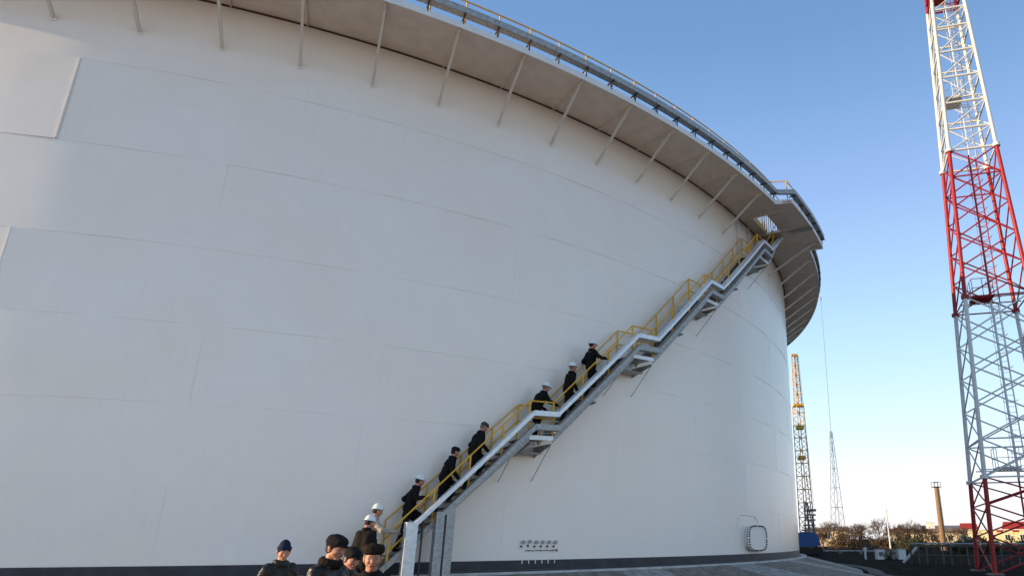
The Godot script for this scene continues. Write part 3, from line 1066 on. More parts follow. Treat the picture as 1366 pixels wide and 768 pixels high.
func _crane() -> void:
	var c := Vector3(16.9, 0, -78.4)
	var K := thing("crane", "blue crawler crane with an upright yellow lattice boom behind the tank", "crane", c)
	var st := S()
	lattice(st, c + Vector3(-0.45, 2.4, 0), c + Vector3(-0.49, 5.6, 0), 1.15, 1.1, 4, 0.06)
	obj("boom_section", st, M.crane_grey, K)
	st = S()
	lattice(st, c + Vector3(-0.49, 5.6, 0), c + Vector3(-0.62, 16.6, 0), 1.1, 0.95, 15, 0.055)
	obj("boom_section", st, M.crane, K)
	st = S()
	lattice(st, c + Vector3(-0.62, 16.9, 0), c + Vector3(-0.7, 22.8, 0), 0.66, 0.5, 10, 0.05)
	obj("jib_section", st, M.crane, K)
	st = S()
	box(st, c + Vector3(-0.62, 16.75, 0), Vector3(1.15, 0.26, 1.1))
	obj("boom_head", st, M.crane, K)
	st = S()
	box(st, c + Vector3(-0.7, 22.9, 0), Vector3(0.75, 0.25, 0.5))
	obj("jib_head", st, M.crane, K)
	for q in [14.1, 10.6]:
		st = S()
		box(st, c + Vector3(-0.58, q, 0.1), Vector3(0.8, 0.42, 0.9))
		obj("boom_plate", st, M.crane, K)
	st = S()
	for k in 5:
		box(st, c + Vector3(-0.35 + 0.12 * k, 2.6 + k * 0.55, 0.2), Vector3(1.3 - 0.1 * k, 0.16, 0.9))
	for sx in [-0.8, -0.2, 0.3]:
		tube(st, c + Vector3(sx, 2.0, 0.3), c + Vector3(-0.3 + sx * 0.2, 5.6, 0), 0.07, 0.07, 5)
	tube(st, c + Vector3(0.3, 2.0, 0.3), c + Vector3(-0.2, 9.0, 0), 0.05, 0.05, 5)
	box(st, c + Vector3(0.0, 4.7, 0), Vector3(1.3, 0.12, 0.4))
	obj("gantry", st, M.crane_grey, K)
	st = S()
	for sx in [0.22, 0.0]:
		tube(st, c + Vector3(0.3 + sx, 4.7, 0), c + Vector3(-0.35 + sx * 0.3, 22.8, 0.3), 0.018, 0.018, 4)
	obj("hoist_rope", st, M.steel, K)
	st = S()
	var b := [Vector3(-2.6, 0.75, -1.2), Vector3(0.55, 0.75, -1.2), Vector3(0.55, 0.75, 1.2), Vector3(-2.6, 0.75, 1.2), Vector3(-2.6, 2.35, -1.2), Vector3(0.2, 2.35, -1.2), Vector3(0.2, 2.35, 1.2), Vector3(-2.6, 2.35, 1.2)]
	for i in 8:
		b[i] += c
	b[1] += Vector3(0.05, 0.2, 0)
	b[2] += Vector3(0.05, 0.2, 0)
	hexa(st, b)
	hexa(st, [c + Vector3(0.2, 0.9, -1.19), c + Vector3(0.75, 0.95, -1.0), c + Vector3(0.75, 0.95, 1.0), c + Vector3(0.2, 0.9, 1.19), c + Vector3(0.2, 2.33, -1.19), c + Vector3(0.62, 1.8, -1.0), c + Vector3(0.62, 1.8, 1.0), c + Vector3(0.2, 2.33, 1.19)])
	obj("machine_house", st, M.blue, K)
	for dz in [-1.1, 1.1]:
		st = S()
		box(st, c + Vector3(-0.9, 0.42, dz), Vector3(3.0, 0.55, 0.55))
		for sx in [-2.3, 0.5]:
			tube(st, c + Vector3(sx, 0.42, dz - 0.28), c + Vector3(sx, 0.42, dz + 0.28), 0.4, 0.4, 14)
		obj("track", st, M.bolt, K)
	st = S()
	box(st, c + Vector3(-0.9, 0.62, 0), Vector3(2.2, 0.3, 2.0))
	obj("undercarriage", st, M.rust, K)

func _mast() -> void:
	var c := Vector3(37.0, 0, -145.4)
	var K := thing("antenna_mast", "distant slender lattice mast tapering to a thin antenna rod", "mast", c)
	var hs := [0.0, 4.0, 8.0, 12.0, 16.0, 20.0, 24.0]
	for i in 6:
		var st := S()
		lattice(st, c + Vector3(0, hs[i], 0), c + Vector3(0, hs[i + 1], 0), lerpf(2.4, 0.35, hs[i] / 24.0), lerpf(2.4, 0.35, hs[i + 1] / 24.0), 2, 0.05, 0.3)
		obj("lattice_section", st, M.crane_grey, K)
	var st2 := S()
	tube(st2, c + Vector3(0, 23.8, 0), c + Vector3(0, 54.0, 0), 0.05, 0.03, 6)
	tube(st2, c + Vector3(0, 54.0, 0), c + Vector3(0, 55.0, 0), 0.12, 0.10, 6)
	obj("antenna_rod", st2, M.crane_grey, K)

func _chimney() -> void:
	var c := Vector3(43.0, 0, -106.8)
	var K := thing("floodlight_pole", "brown concrete pole with a small platform on top beside the fence", "pole", c)
	var st := S()
	tube(st, c, c + Vector3(-0.05, 9.3, 0), 0.42, 0.34, 12)
	obj("shaft", st, M.chimney, K)
	st = S()
	tube(st, c + Vector3(0.32, 0, 0.36), c + Vector3(0.26, 9.2, 0.3), 0.03, 0.03, 5)
	obj("cable", st, M.steel, K)
	for k in 5:
		st = S()
		tube(st, c + Vector3(0, 1.3 + k * 1.6, 0), c + Vector3(0, 1.42 + k * 1.6, 0), 0.45 - k * 0.015, 0.45 - k * 0.015, 12)
		obj("band", st, M.chimney, K)
	st = S()
	box(st, c + Vector3(-0.05, 9.36, 0), Vector3(1.15, 0.1, 1.1))
	obj("platform", st, M.rust, K)
	st = S()
	for q in [-0.52, 0.0, 0.52]:
		for z in [-0.5, 0.5]:
			tube(st, c + Vector3(q - 0.05, 9.3, z), c + Vector3(q - 0.05, 10.15, z), 0.04, 0.04, 5)
	for z in [-0.5, 0.5]:
		tube(st, c + Vector3(-0.57, 10.1, z), c + Vector3(0.47, 10.1, z), 0.04, 0.04, 5)
	obj("platform_rail", st, M.steel, K)
	var W := thing("lamp_post", "thin pale lamp post standing before the bare trees", "lamp post", Vector3(34.2, 0, -104.6))
	st = S()
	tube(st, W.position, W.position + Vector3(-0.15, 5.8, 0), 0.13, 0.07, 8)
	obj("pole", st, M.white, W)
	st = S()
	box(st, W.position + Vector3(-0.15, 5.85, 0.1), Vector3(0.22, 0.12, 0.5))
	obj("lamp_head", st, M.white, W)

func branch(ts: SurfaceTool, tw: SurfaceTool, a: Vector3, dir: Vector3, len: float, r: float, depth: int) -> void:
	var b := a + dir * len
	tube(ts if depth > 3 else tw, a, b, r, r * 0.68, 5 if depth > 3 else 3, false)
	if depth == 0:
		return
	var n := 3 if depth > 1 else 4
	for i in n:
		var d := (dir + Vector3(rng.randf_range(-1, 1), rng.randf_range(-0.45, 0.85), rng.randf_range(-1, 1)) * 0.75).normalized()
		var s := a.lerp(b, rng.randf_range(0.55, 1.0)) if i > 0 else b
		branch(ts, tw, s, d, len * rng.randf_range(0.62, 0.84), maxf(r * 0.62, 0.012), depth - 1)

func bare_tree(c: Vector3, h: float, label: String) -> void:
	var K := thing("bare_tree", label, "tree", c, "bare winter trees beyond the yard")
	var ts := S()
	var tw := S()
	tube(ts, c + Vector3(0, -0.2, 0), c + Vector3(0, h * 0.2, 0), h * 0.030, h * 0.022, 7)
	for i in 4:
		var a := TAU * (i + rng.randf() * 0.7) / 4
		branch(ts, tw, c + Vector3(0, h * (0.13 + 0.02 * i), 0), Vector3(cos(a) * 0.55, 0.85, sin(a) * 0.55).normalized(), h * 0.22, h * 0.014, 5)
	obj("trunk", ts, M.bark, K)
	obj("crown", tw, M.twig, K)

func bush(c: Vector3, w: float, h: float, m: Material, called: String, label: String) -> void:
	var K := thing(called, label, "bush", c, "scrubby bushes beyond the yard")
	var st := S()
	var tr := S()
	for i in 9:
		var a := TAU * i / 9.0 + rng.randf()
		tube(tr, c, c + Vector3(cos(a) * w * 0.4, h * rng.randf_range(0.5, 0.95), sin(a) * w * 0.4), 0.05, 0.02, 4, false)
	var clumps := []
	for i in 16:
		clumps.append([Vector3(rng.randf_range(-0.5, 0.5) * w, h * rng.randf_range(0.15, 0.85), rng.randf_range(-0.5, 0.5) * w), rng.randf_range(0.16, 0.3) * h])
	for i in 1500:
		var cl: Array = clumps[rng.randi() % clumps.size()]
		var v: Vector3 = Vector3(rng.randfn(), rng.randfn(), rng.randfn()) * float(cl[1]) * 0.62
		var p: Vector3 = c + cl[0] + v
		if p.y < 0.03:
			continue
		var s := rng.randf_range(0.05, 0.13)
		var u := Vector3(rng.randfn(), rng.randfn(), rng.randfn()).normalized()
		var q := u.cross(Vector3(rng.randfn(), rng.randfn(), rng.randfn())).normalized()
		tri(st, p + u * s * 1.6, p - u * s + q * s, p - u * s - q * s, u.cross(q).normalized())
	obj("stems", tr, M.bark, K)
	obj("foliage", st, m, K)

func _trees() -> void:
	bare_tree(Vector3(33.0, 0, -133.0), 6.6, "wide bare tree standing before the slender mast")
	bare_tree(Vector3(29.6, 0, -128.0), 5.0, "low bare tree behind the blue crane house")
	bare_tree(Vector3(38.2, 0, -137.0), 5.8, "bare tree just right of the slender mast")
	bare_tree(Vector3(41.5, 0, -133.0), 6.6, "tall bare twiggy tree behind the pale lamp post")
	bare_tree(Vector3(39.5, 0, -120.0), 4.6, "short dark bare tree left of the pale lamp post")
	bare_tree(Vector3(46.3, 0, -130.0), 6.4, "rounded bare tree between lamp post and brown pole")
	bare_tree(Vector3(49.5, 0, -132.0), 5.4, "bare tree just left of the brown pole")
	bare_tree(Vector3(35.6, 0, -124.0), 5.4, "bare tree in front of the cream house, right of the mast base")
	bare_tree(Vector3(43.6, 0, -126.0), 5.6, "bare tree just right of the pale lamp post")
	bare_tree(Vector3(26.8, 0, -118.0), 3.6, "low bare thicket tree next to the crane house")
	bare_tree(Vector3(64.0, 0, -150.0), 5.2, "small bare tree before the white house")
	bare_tree(Vector3(70.5, 0, -160.0), 5.6, "bare tree before the grey roofed house")
	for b in [[30.5, -122.0, 4.5, 2.6, "brown bush near the blue crane"], [34.5, -126.0, 5.0, 3.2, "brown bush at the foot of the slender mast"], [44.0, -125.0, 6.0, 3.0, "wide russet bush right of the pale lamp post"],
			[48.3, -124.0, 5.5, 3.2, "russet bush left of the brown pole"], [37.5, -118.0, 4.0, 2.2, "low brown bush left of the lamp post"]]:
		bush(Vector3(b[0], 0, b[1]), b[2], b[3], M.leaf, "dry_bush", b[4])
	for b in [[41.0, -114.0, 4.0, 1.9, "dark bush by the lamp post foot"], [37.0, -86.0, 3.0, 1.6, "dark green bush at the brown pole foot"], [40.5, -88.0, 3.2, 1.7, "dark green bush right of the brown pole"], [46.0, -90.0, 4.5, 1.8, "dark green bush behind the trestle"]]:
		bush(Vector3(b[0], 0, b[1]), b[2], b[3], M.hedge, "evergreen_bush", b[4])

func window(K: Node3D, xf: Transform3D, w: float, h: float) -> void:
	var st := S()
	for q in [[0, h * 0.5, w + 0.1, 0.1], [0, -h * 0.5, w + 0.1, 0.1], [-w * 0.5, 0, 0.1, h], [w * 0.5, 0, 0.1, h], [0, 0, 0.07, h]]:
		bx(st, xf * Transform3D(Basis(), Vector3(q[0], q[1], 0.05)), Vector3(q[2], q[3], 0.09))
	var f := obj("window", st, M.white, K)
	st = S()
	bx(st, xf * Transform3D(Basis(), Vector3(0, 0, 0.02)), Vector3(w - 0.1, h - 0.1, 0.03))
	obj("pane", st, M.glass, f)

func house(called: String, label: String, c: Vector3, yaw: float, len: float, dep: float, eave: float, ridge: float, wallm: Material, roofm: Material, wins: Array, wy: float) -> Node3D:
	var K := thing(called, label, "building", c)
	var B := Transform3D(Basis(Vector3.UP, yaw), c)
	var st := S()
	bx(st, B * Transform3D(Basis(), Vector3(0, eave * 0.5 - 0.3, 0)), Vector3(len, eave + 0.6, dep))
	obj("wall", st, wallm, K)
	st = S()
	var o := 0.4
	var e := eave + 0.02
	var v := [B * Vector3(-len / 2 - o, e, dep / 2 + o), B * Vector3(len / 2 + o, e, dep / 2 + o), B * Vector3(len / 2 + o, e, -dep / 2 - o), B * Vector3(-len / 2 - o, e, -dep / 2 - o), B * Vector3(-len / 2 - o, ridge, 0), B * Vector3(len / 2 + o, ridge, 0)]
	quad(st, v[0], v[1], v[5], v[4], B.basis * Vector3(0, 1, 1))
	quad(st, v[3], v[2], v[5], v[4], B.basis * Vector3(0, 1, -1))
	quad(st, v[0], v[1], v[2], v[3], Vector3.DOWN)
	tri(st, v[0], v[3], v[4], B.basis * Vector3.LEFT)
	tri(st, v[1], v[2], v[5], B.basis * Vector3.RIGHT)
	obj("roof", st, roofm, K)
	for x in wins:
		window(K, B * Transform3D(Basis(), Vector3(x, wy, dep / 2)), 1.2, 1.35)
	return K

func _houses() -> void:
	# long yellow building with red roof pieces
	var c := Vector3(104.5, 0, -197.0)
	var yaw := -0.42
	var B := Transform3D(Basis(Vector3.UP, yaw), c)
	var K := thing("yellow_building", "long pale yellow building with red parapets seen through the tower legs", "building", c)
	var st := S()
	bx(st, B * Transform3D(Basis(), Vector3(0, 1.8, 0)), Vector3(40, 4.4, 12))
	obj("wall", st, M.wallyellow, K)
	st = S()
	bx(st, B * Transform3D(Basis(), Vector3(0, 4.12, 0)), Vector3(40.6, 0.22, 12.6))
	obj("cornice", st, M.wallwhite, K)
	for q in [[-16.0, 5.4, 1.7], [-4.2, 6.6, 2.0], [8.0, 6.0, 1.6], [16.5, 5.0, 1.6]]:
		st = S()
		var l: float = q[1]
		var rh: float = q[2]
		hexa(st, [B * Vector3(q[0] - l / 2, 4.24, 6.1), B * Vector3(q[0] + l / 2, 4.24, 6.1), B * Vector3(q[0] + l / 2, 4.24, 0), B * Vector3(q[0] - l / 2, 4.24, 0),
			B * Vector3(q[0] - l / 2 + 0.6, 4.24 + rh, 4.6), B * Vector3(q[0] + l / 2 - 0.6, 4.24 + rh, 4.6), B * Vector3(q[0] + l / 2 - 0.6, 4.24 + rh, 1.0), B * Vector3(q[0] - l / 2 + 0.6, 4.24 + rh, 1.0)])
		obj("roof", st, M.roofred, K)
	for k in 6:
		st = S()
		bx(st, B * Transform3D(Basis(), Vector3(-8.2 + k * 4.0, 3.72, 6.03)), Vector3(1.6, 0.55, 0.08))
		obj("red_panel", st, M.roofred, K)
	for k in 10:
		window(K, B * Transform3D(Basis(), Vector3(-17.5 + k * 3.7, 2.1, 6.0)), 1.25, 1.4)
	house("white_house", "white house with a grey roof beyond the trestle", Vector3(83.5, 0, -205.0), -0.38, 13, 9, 3.6, 5.4, M.wallwhite, M.roofgrey, [-4.5, -1.5, 1.5, 4.5], 1.9)
	K = thing("white_chimney_house", "small white house with a tall square white chimney", "building", Vector3(75.0, 0, -200.0))
	st = S()
	box(st, Vector3(75.0, 1.6, -200.0), Vector3(9, 4.0, 8), -0.36)
	obj("wall", st, M.wallwhite, K)
	st = S()
	box(st, Vector3(75.0, 3.7, -200.0), Vector3(9.5, 0.25, 8.5), -0.36)
	obj("roof", st, M.roofgrey, K)
	st = S()
	box(st, Vector3(76.8, 4.9, -198.5), Vector3(2.3, 2.3, 1.6), -0.36)
	box(st, Vector3(76.8, 6.12, -198.5), Vector3(2.6, 0.2, 1.9), -0.36)
	obj("chimney", st, M.wallwhite, K)
	window(K, Transform3D(Basis(Vector3.UP, -0.36), Vector3(75.0, 1.9, -200.0)) * Transform3D(Basis(), Vector3(-1.5, 0, 4.0)), 1.1, 1.3)
	house("cream_house", "cream house with a low roof behind the bare trees", Vector3(40.0, 0, -168.0), -0.2, 9, 8, 3.5, 4.3, M.wallcream, M.chimney, [-3.0, 0.0, 3.0], 2.3)
	house("cream_house", "long pale house left of the brown pole, half hidden by bushes", Vector3(67.0, 0, -178.0), -0.34, 16, 8, 3.2, 4.2, M.wallcream, M.chimney, [-6.0, -2.0, 2.0, 6.0], 1.8)

func _yard() -> void:
	var st: SurfaceTool
	# trestle fence of posts and rails on the right
	var a := Vector3(17.4, 0, -49.0)
	var b := Vector3(37.0, 0, -41.0)
	var K := thing("trestle_fence", "low grey green trestle of posts and rails behind the lattice tower", "fence", a)
	var n := 41
	for i in n + 1:
		st = S()
		var p := a.lerp(b, float(i) / n)
		beam(st, p + Vector3(0, -0.1, 0), p + Vector3(0, 1.22, 0), 0.09, 0.09, Vector3.BACK)
		obj("post", st, M.steel if i % 3 else M.rust, K)
	for h in [[1.24, 0.14], [0.62, 0.07]]:
		st = S()
		beam(st, a + Vector3(0, h[0], 0), b + Vector3(0, h[0], 0), 0.12, h[1])
		obj("rail", st, M.steel, K)
	st = S()
	tube(st, a + Vector3(0.1, 1.38, -0.15), b + Vector3(0.1, 1.38, -0.15), 0.06, 0.06, 6)
	obj("pipe", st, M.galv_dull, K)
	# leaning pale pipe
	st = S()
	tube(st, Vector3(17.5, 0.06, -51.0), Vector3(18.5, 1.25, -50.4), 0.10, 0.10, 10)
	tag(obj("leaning_pipe", st, M.white), "pale pipe leaning against the end of the trestle", "pipe")
	# white cabinets
	for q in [[Vector3(18.7, 0, -60.2), 0.62, 0.80, "white electrical cabinet with a dark louvre on the yard"], [Vector3(20.3, 0, -59.6), 0.66, 0.84, "plain white cabinet right of the louvred one"]]:
		var p: Vector3 = q[0]
		var C := thing("cabinet", q[3], "cabinet", p)
		st = S()
		box(st, p + Vector3(0, q[2] * 0.5, 0), Vector3(q[1], q[2], 0.5), 0.15)
		obj("body", st, M.white, C)
		st = S()
		box(st, p + Vector3(0, q[2] + 0.03, 0), Vector3(q[1] + 0.08, 0.06, 0.58), 0.15)
		obj("lid", st, M.galv_dull, C)
		if q[1] < 0.64:
			st = S()
			for k in 5:
				bx(st, Transform3D(Basis(Vector3.UP, 0.15), p) * Transform3D(Basis(), Vector3(0, 0.32 + k * 0.07, 0.26)), Vector3(0.36, 0.045, 0.03))
			obj("louvre", st, M.bolt, C)
	st = S()
	var rp := Vector3(19.5, 0, -60.0)
	for k in 14:
		var v := Vector3(rng.randf_range(-0.4, 0.4), rng.randf_range(0.1, 1.0), rng.randf_range(-0.3, 0.3))
		bx(st, Transform3D(Basis.from_euler(v * 3.0), rp + Vector3(v.x, v.y * 0.9 * (1.0 - absf(v.x)), v.z)), Vector3(0.34, 0.28, 0.3))
	tag(obj("rubble_heap", st, M.concrete), "heap of broken concrete between the two cabinets", "rubble")
	# white marker post and low pale pipeline
	st = S()
	tube(st, Vector3(17.7, 0, -61.0), Vector3(17.7, 1.0, -61.0), 0.09, 0.09, 8)
	tube(st, Vector3(17.5, 0.85, -61.0), Vector3(17.9, 0.85, -61.0), 0.05, 0.05, 6)
	tag(obj("marker_post", st, M.white), "short white marker post left of the cabinets", "post")
	var PL := thing("pipeline", "low pale pipeline crossing the yard behind the crane", "pipeline", Vector3(18.5, 0, -82.0))
	st = S()
	tube(st, Vector3(18.5, 0.35, -82.0), Vector3(27.5, 0.35, -80.0), 0.11, 0.11, 8)
	obj("pipe", st, M.concrete_pale, PL)
	for k in 5:
		st = S()
		box(st, Vector3(18.6 + k * 2.2, 0.1, -82.0 + k * 0.49), Vector3(0.25, 0.36, 0.4))
		obj("support", st, M.concrete, PL)

# ------------------------------------------------------------------ people
func sdf(caps: Array, cell: float, k: float, wrinkle := 0.0, wf := 9.0) -> Array:
	# tapered capsules joined by a smooth minimum, meshed as surface nets
	var lo := Vector3(1e9, 1e9, 1e9)
	var hi := -lo
	for c in caps:
		var r: float = maxf(c[2], c[3]) + k + cell * 2.0
		for e in [c[0], c[1]]:
			lo = lo.min(e - Vector3.ONE * r)
			hi = hi.max(e + Vector3.ONE * r)
	var nx := int((hi.x - lo.x) / cell) + 2
	var ny := int((hi.y - lo.y) / cell) + 2
	var nz := int((hi.z - lo.z) / cell) + 2
	var g := PackedFloat32Array()
	g.resize(nx * ny * nz)
	g.fill(1.0)
	for c in caps:
		var a: Vector3 = c[0]
		var b: Vector3 = c[1]
		var ra: float = c[2]
		var dr: float = c[3] - ra
		var ab := b - a
		var l2 := maxf(ab.length_squared(), 1e-9)
		var r: float = maxf(c[2], c[3]) + k + cell * 1.5
		var mn := (a.min(b) - Vector3.ONE * r - lo) / cell
		var mx := (a.max(b) + Vector3.ONE * r - lo) / cell
		for iz in range(maxi(0, int(mn.z)), mini(nz - 1, int(mx.z) + 1)):
			for iy in range(maxi(0, int(mn.y)), mini(ny - 1, int(mx.y) + 1)):
				var row := (iz * ny + iy) * nx
				var p := Vector3(0, lo.y + iy * cell, lo.z + iz * cell) - a
				for ix in range(maxi(0, int(mn.x)), mini(nx - 1, int(mx.x) + 1)):
					p.x = lo.x + ix * cell - a.x
					var t := clampf(p.dot(ab) / l2, 0.0, 1.0)
					var d := (p - ab * t).length() - ra - dr * t
					var o := g[row + ix]
					var h := k - absf(d - o)
					if h > 0.0:
						g[row + ix] = minf(d, o) - h * h / k * 0.25
					elif d < o:
						g[row + ix] = d
	var idx := {}
	var V := PackedVector3Array()
	var step := [1, nx, nx * ny]
	var offs := [0, 1, nx, nx + 1, nx * ny, nx * ny + 1, nx * ny + nx, nx * ny + nx + 1]
	var wn := noise(1.0, 3, 2)
	for iz in nz - 1:
		for iy in ny - 1:
			var row := (iz * ny + iy) * nx
			for ix in nx - 1:
				var i := row + ix
				var v0 := g[i]
				if v0 > cell * 2.0:
					continue
				var neg := 0
				for q in 8:
					if g[i + offs[q]] < 0.0:
						neg += 1
				if neg == 0 or neg == 8:
					continue
				var s := Vector3.ZERO
				var n := 0
				for e in [[0, 1], [2, 3], [4, 5], [6, 7], [0, 2], [1, 3], [4, 6], [5, 7], [0, 4], [1, 5], [2, 6], [3, 7]]:
					var da := g[i + offs[e[0]]]
					var db := g[i + offs[e[1]]]
					if (da < 0.0) != (db < 0.0):
						var t := da / (da - db)
						var ca: int = e[0]
						var cb: int = e[1]
						s += Vector3(ca & 1, (ca >> 1) & 1, ca >> 2).lerp(Vector3(cb & 1, (cb >> 1) & 1, cb >> 2), t)
						n += 1
				idx[i] = V.size()
				V.append(lo + (Vector3(ix, iy, iz) + s / n) * cell)
	var I := PackedInt32Array()
	for i in idx:
		var v0 := g[i]
		for ax in 3:
			var s0: int = step[ax]
			var s1: int = step[(ax + 1) % 3]
			var s2: int = step[(ax + 2) % 3]
			var v1 := g[i + s0]
			if (v0 < 0.0) == (v1 < 0.0):
				continue
			if not (idx.has(i - s1) and idx.has(i - s2) and idx.has(i - s1 - s2)):
				continue
			var q := [idx[i], idx[i - s1], idx[i - s1 - s2], idx[i - s2]]
			if v0 < 0.0:
				I.append_array([q[0], q[2], q[1], q[0], q[3], q[2]])
			else:
				I.append_array([q[0], q[1], q[2], q[0], q[2], q[3]])
	var N := PackedVector3Array()
	N.resize(V.size())
	for t in range(0, I.size(), 3):
		var fn := (V[I[t + 2]] - V[I[t]]).cross(V[I[t + 1]] - V[I[t]])
		for q in 3:
			N[I[t + q]] += fn
	if wrinkle > 0.0:
		for i in V.size():
			var p := V[i]
			var w := wn.get_noise_3d(p.x * wf, p.y * wf * 1.7 + p.x * wf, p.z * wf)
			V[i] = p + N[i].normalized() * w * wrinkle
		N.fill(Vector3.ZERO)
		for t in range(0, I.size(), 3):
			var fn := (V[I[t + 2]] - V[I[t]]).cross(V[I[t + 1]] - V[I[t]])
			for q in 3:
				N[I[t + q]] += fn
	return [V, N, I]

func add_sdf(st: SurfaceTool, d: Array, xf: Transform3D) -> void:
	for i in d[2]:
		st.set_normal((xf.basis * d[1][i]).normalized())
		st.add_vertex(xf * d[0][i])

func ik(a: Vector3, b: Vector3, l1: float, l2: float, pole: Vector3) -> Vector3:
	var d := minf(a.distance_to(b), (l1 + l2) * 0.995)
	var dir := (b - a).normalized()
	var x := (l1 * l1 - l2 * l2 + d * d) / (2.0 * d)
	var h := sqrt(maxf(l1 * l1 - x * x, 0.0))
	var pp := (pole - dir * pole.dot(dir)).normalized()
	return a + dir * x + pp * h

func cloth(c: Color, rough := 0.8) -> StandardMaterial3D:
	var key := "cloth%s%s" % [c.to_html(), rough]
	if not M.has(key):
		var m := mat(c.darkened(0.18), c.lightened(0.06), 0.05, 3.0, rough)
		m.metallic_specular = 0.22 if rough > 0.6 else 0.4
		M[key] = m
	return M[key]

# s: at, yaw, feet[L,R], hands[L,R], lean, pelvis, head yaw/pitch, colours, hat, coat length
func person(label: String, s: Dictionary) -> void:
	var at: Vector3 = s.at
	var K := thing("person", label, "person", at, s.get("group", ""))
	var B := Transform3D(Basis(Vector3.UP, s.yaw).scaled(Vector3.ONE * s.get("scale", 1.0)), at)
	var lean: float = s.get("lean", 0.05)
	var ph: float = s.get("pelvis", 0.93)
	var pel := Vector3(0, ph, s.get("shift", 0.0))
	var up := Vector3(0, cos(lean), sin(lean))
	var up2 := Vector3(0, cos(lean * 1.5), sin(lean * 1.5))
	var chest := pel + up * 0.27
	var nb := chest + up2 * 0.25
	var X := Vector3.RIGHT
	var shl := [nb - up2 * 0.06 + X * 0.175, nb - up2 * 0.06 - X * 0.175]      # left is +x when facing +z
	var hand: Array = s.hands
	var foot: Array = s.feet
	var el := []
	var wr := []
	for k in 2:
		var hd: Vector3 = hand[k]
		if hd.distance_to(shl[k]) > 0.60:
			hd = shl[k] + (hd - shl[k]).normalized() * 0.60
		wr.append(hd)
		el.append(ik(shl[k], hd, 0.31, 0.30, Vector3(0.5 if k == 0 else -0.5, -0.5, -0.8)))
	var hip := [pel + X * 0.095, pel - X * 0.095]
	var kn := []
	var an := []
	for k in 2:
		var ft: Vector3 = foot[k] + Vector3(0, 0.09, 0)
		an.append(ft)
		kn.append(ik(hip[k], ft, 0.44, 0.43, Vector3(0.1 if k == 0 else -0.1, 0.1, 1.0)))
	# head frame
	var hb := Basis(Vector3.UP, s.get("head_yaw", 0.0)) * Basis(Vector3.RIGHT, s.get("head_pitch", 0.1))
	var hc: Vector3 = nb + Vector3(0, 0.0, 0.0) + up2 * 0.10 + hb * Vector3(0, 0.10, 0.02)
	var H := Transform3D(hb, hc)
	# ---- body: one continuous skin mesh, with finer head and hands
	var st := S()
	var caps := [[pel, chest, 0.10, 0.10], [chest, nb - up2 * 0.05, 0.10, 0.08], [shl[0], shl[1], 0.05, 0.05], [nb - up2 * 0.05, hc + hb * Vector3(0, -0.05, -0.01), 0.055, 0.052], [hc, hc + hb * Vector3(0, 0.04, 0), 0.06, 0.06]]
	for k in 2:
		caps.append([shl[k], el[k], 0.045, 0.038])
		caps.append([el[k], wr[k], 0.036, 0.027])
		caps.append([hip[k], kn[k], 0.075, 0.052])
		caps.append([kn[k], an[k], 0.05, 0.035])
		caps.append([an[k], an[k] + Vector3(0, -0.05, 0.12), 0.03, 0.025])
	add_sdf(st, sdf(caps, 0.02, 0.03), B)
	var hd := [[Vector3(0, 0.045, -0.022), Vector3(0, 0.045, -0.022), 0.088, 0.088], [Vector3(0, 0.04, 0.02), Vector3(0, 0.02, 0.03), 0.074, 0.07],
		[Vector3(-0.025, -0.03, 0.035), Vector3(0, -0.085, 0.058), 0.05, 0.028], [Vector3(0.025, -0.03, 0.035), Vector3(0, -0.085, 0.058), 0.05, 0.028],
		[Vector3(0, 0.012, 0.093), Vector3(0, -0.026, 0.113), 0.011, 0.016], [Vector3(-0.034, 0.03, 0.082), Vector3(0.034, 0.03, 0.082), 0.014, 0.014],
		[Vector3(0.083, 0.015, -0.012), Vector3(0.083, -0.025, -0.006), 0.017, 0.013], [Vector3(-0.083, 0.015, -0.012), Vector3(-0.083, -0.025, -0.006), 0.017, 0.013],
		[Vector3(0, -0.05, -0.02), Vector3(0, -0.15, -0.035), 0.058, 0.062], [Vector3(0.04, -0.018, 0.068), Vector3(0.03, -0.03, 0.07), 0.022, 0.02], [Vector3(-0.04, -0.018, 0.068), Vector3(-0.03, -0.03, 0.07), 0.022, 0.02],
		[Vector3(-0.018, -0.055, 0.092), Vector3(0.018, -0.055, 0.092), 0.010, 0.010]]
	add_sdf(st, sdf(hd, 0.0075, 0.016), B * H)
	for k in 2:
		var fw: Vector3 = (wr[k] - el[k]).normalized()
		if s.get("grip", [false, false])[k]:
			fw = (fw * 0.6 + Vector3(0, -0.1, 0.7)).normalized()
		var sx := Vector3(0, 1, 0).cross(fw).normalized() * (1.0 if k == 0 else -1.0)
		var dn := -sx.cross(fw).normalized() * (1.0 if k == 0 else -1.0)
		if dn.y > 0.0:
			dn = -dn
		var w: Vector3 = wr[k]
		var hc2 := [[w, w + fw * 0.05, 0.026, 0.030]]
		for f in 4:
			var off := sx * (f - 1.5) * 0.019
			var l: float = [0.070, 0.080, 0.075, 0.058][f]
			var k0: Vector3 = w + fw * 0.085 + off
			hc2.append([w + fw * 0.03 + off * 0.8, k0, 0.013, 0.011])
			var k1: Vector3 = k0 + (fw * 0.75 + dn * 0.65).normalized() * l * 0.5
			hc2.append([k0, k1, 0.0100, 0.0092])
			hc2.append([k1, k1 + (dn * 0.9 - fw * 0.25).normalized() * l * 0.5, 0.0092, 0.008])
		hc2.append([w + fw * 0.02 - sx * 0.022, w + fw * 0.055 - sx * 0.045 + dn * 0.015, 0.013, 0.011])
		hc2.append([w + fw * 0.055 - sx * 0.045 + dn * 0.015, w + fw * 0.085 - sx * 0.04 + dn * 0.03, 0.011, 0.009])
		add_sdf(st, sdf(hc2, 0.008, 0.006), B)
	obj("body", st, M.skin, K)
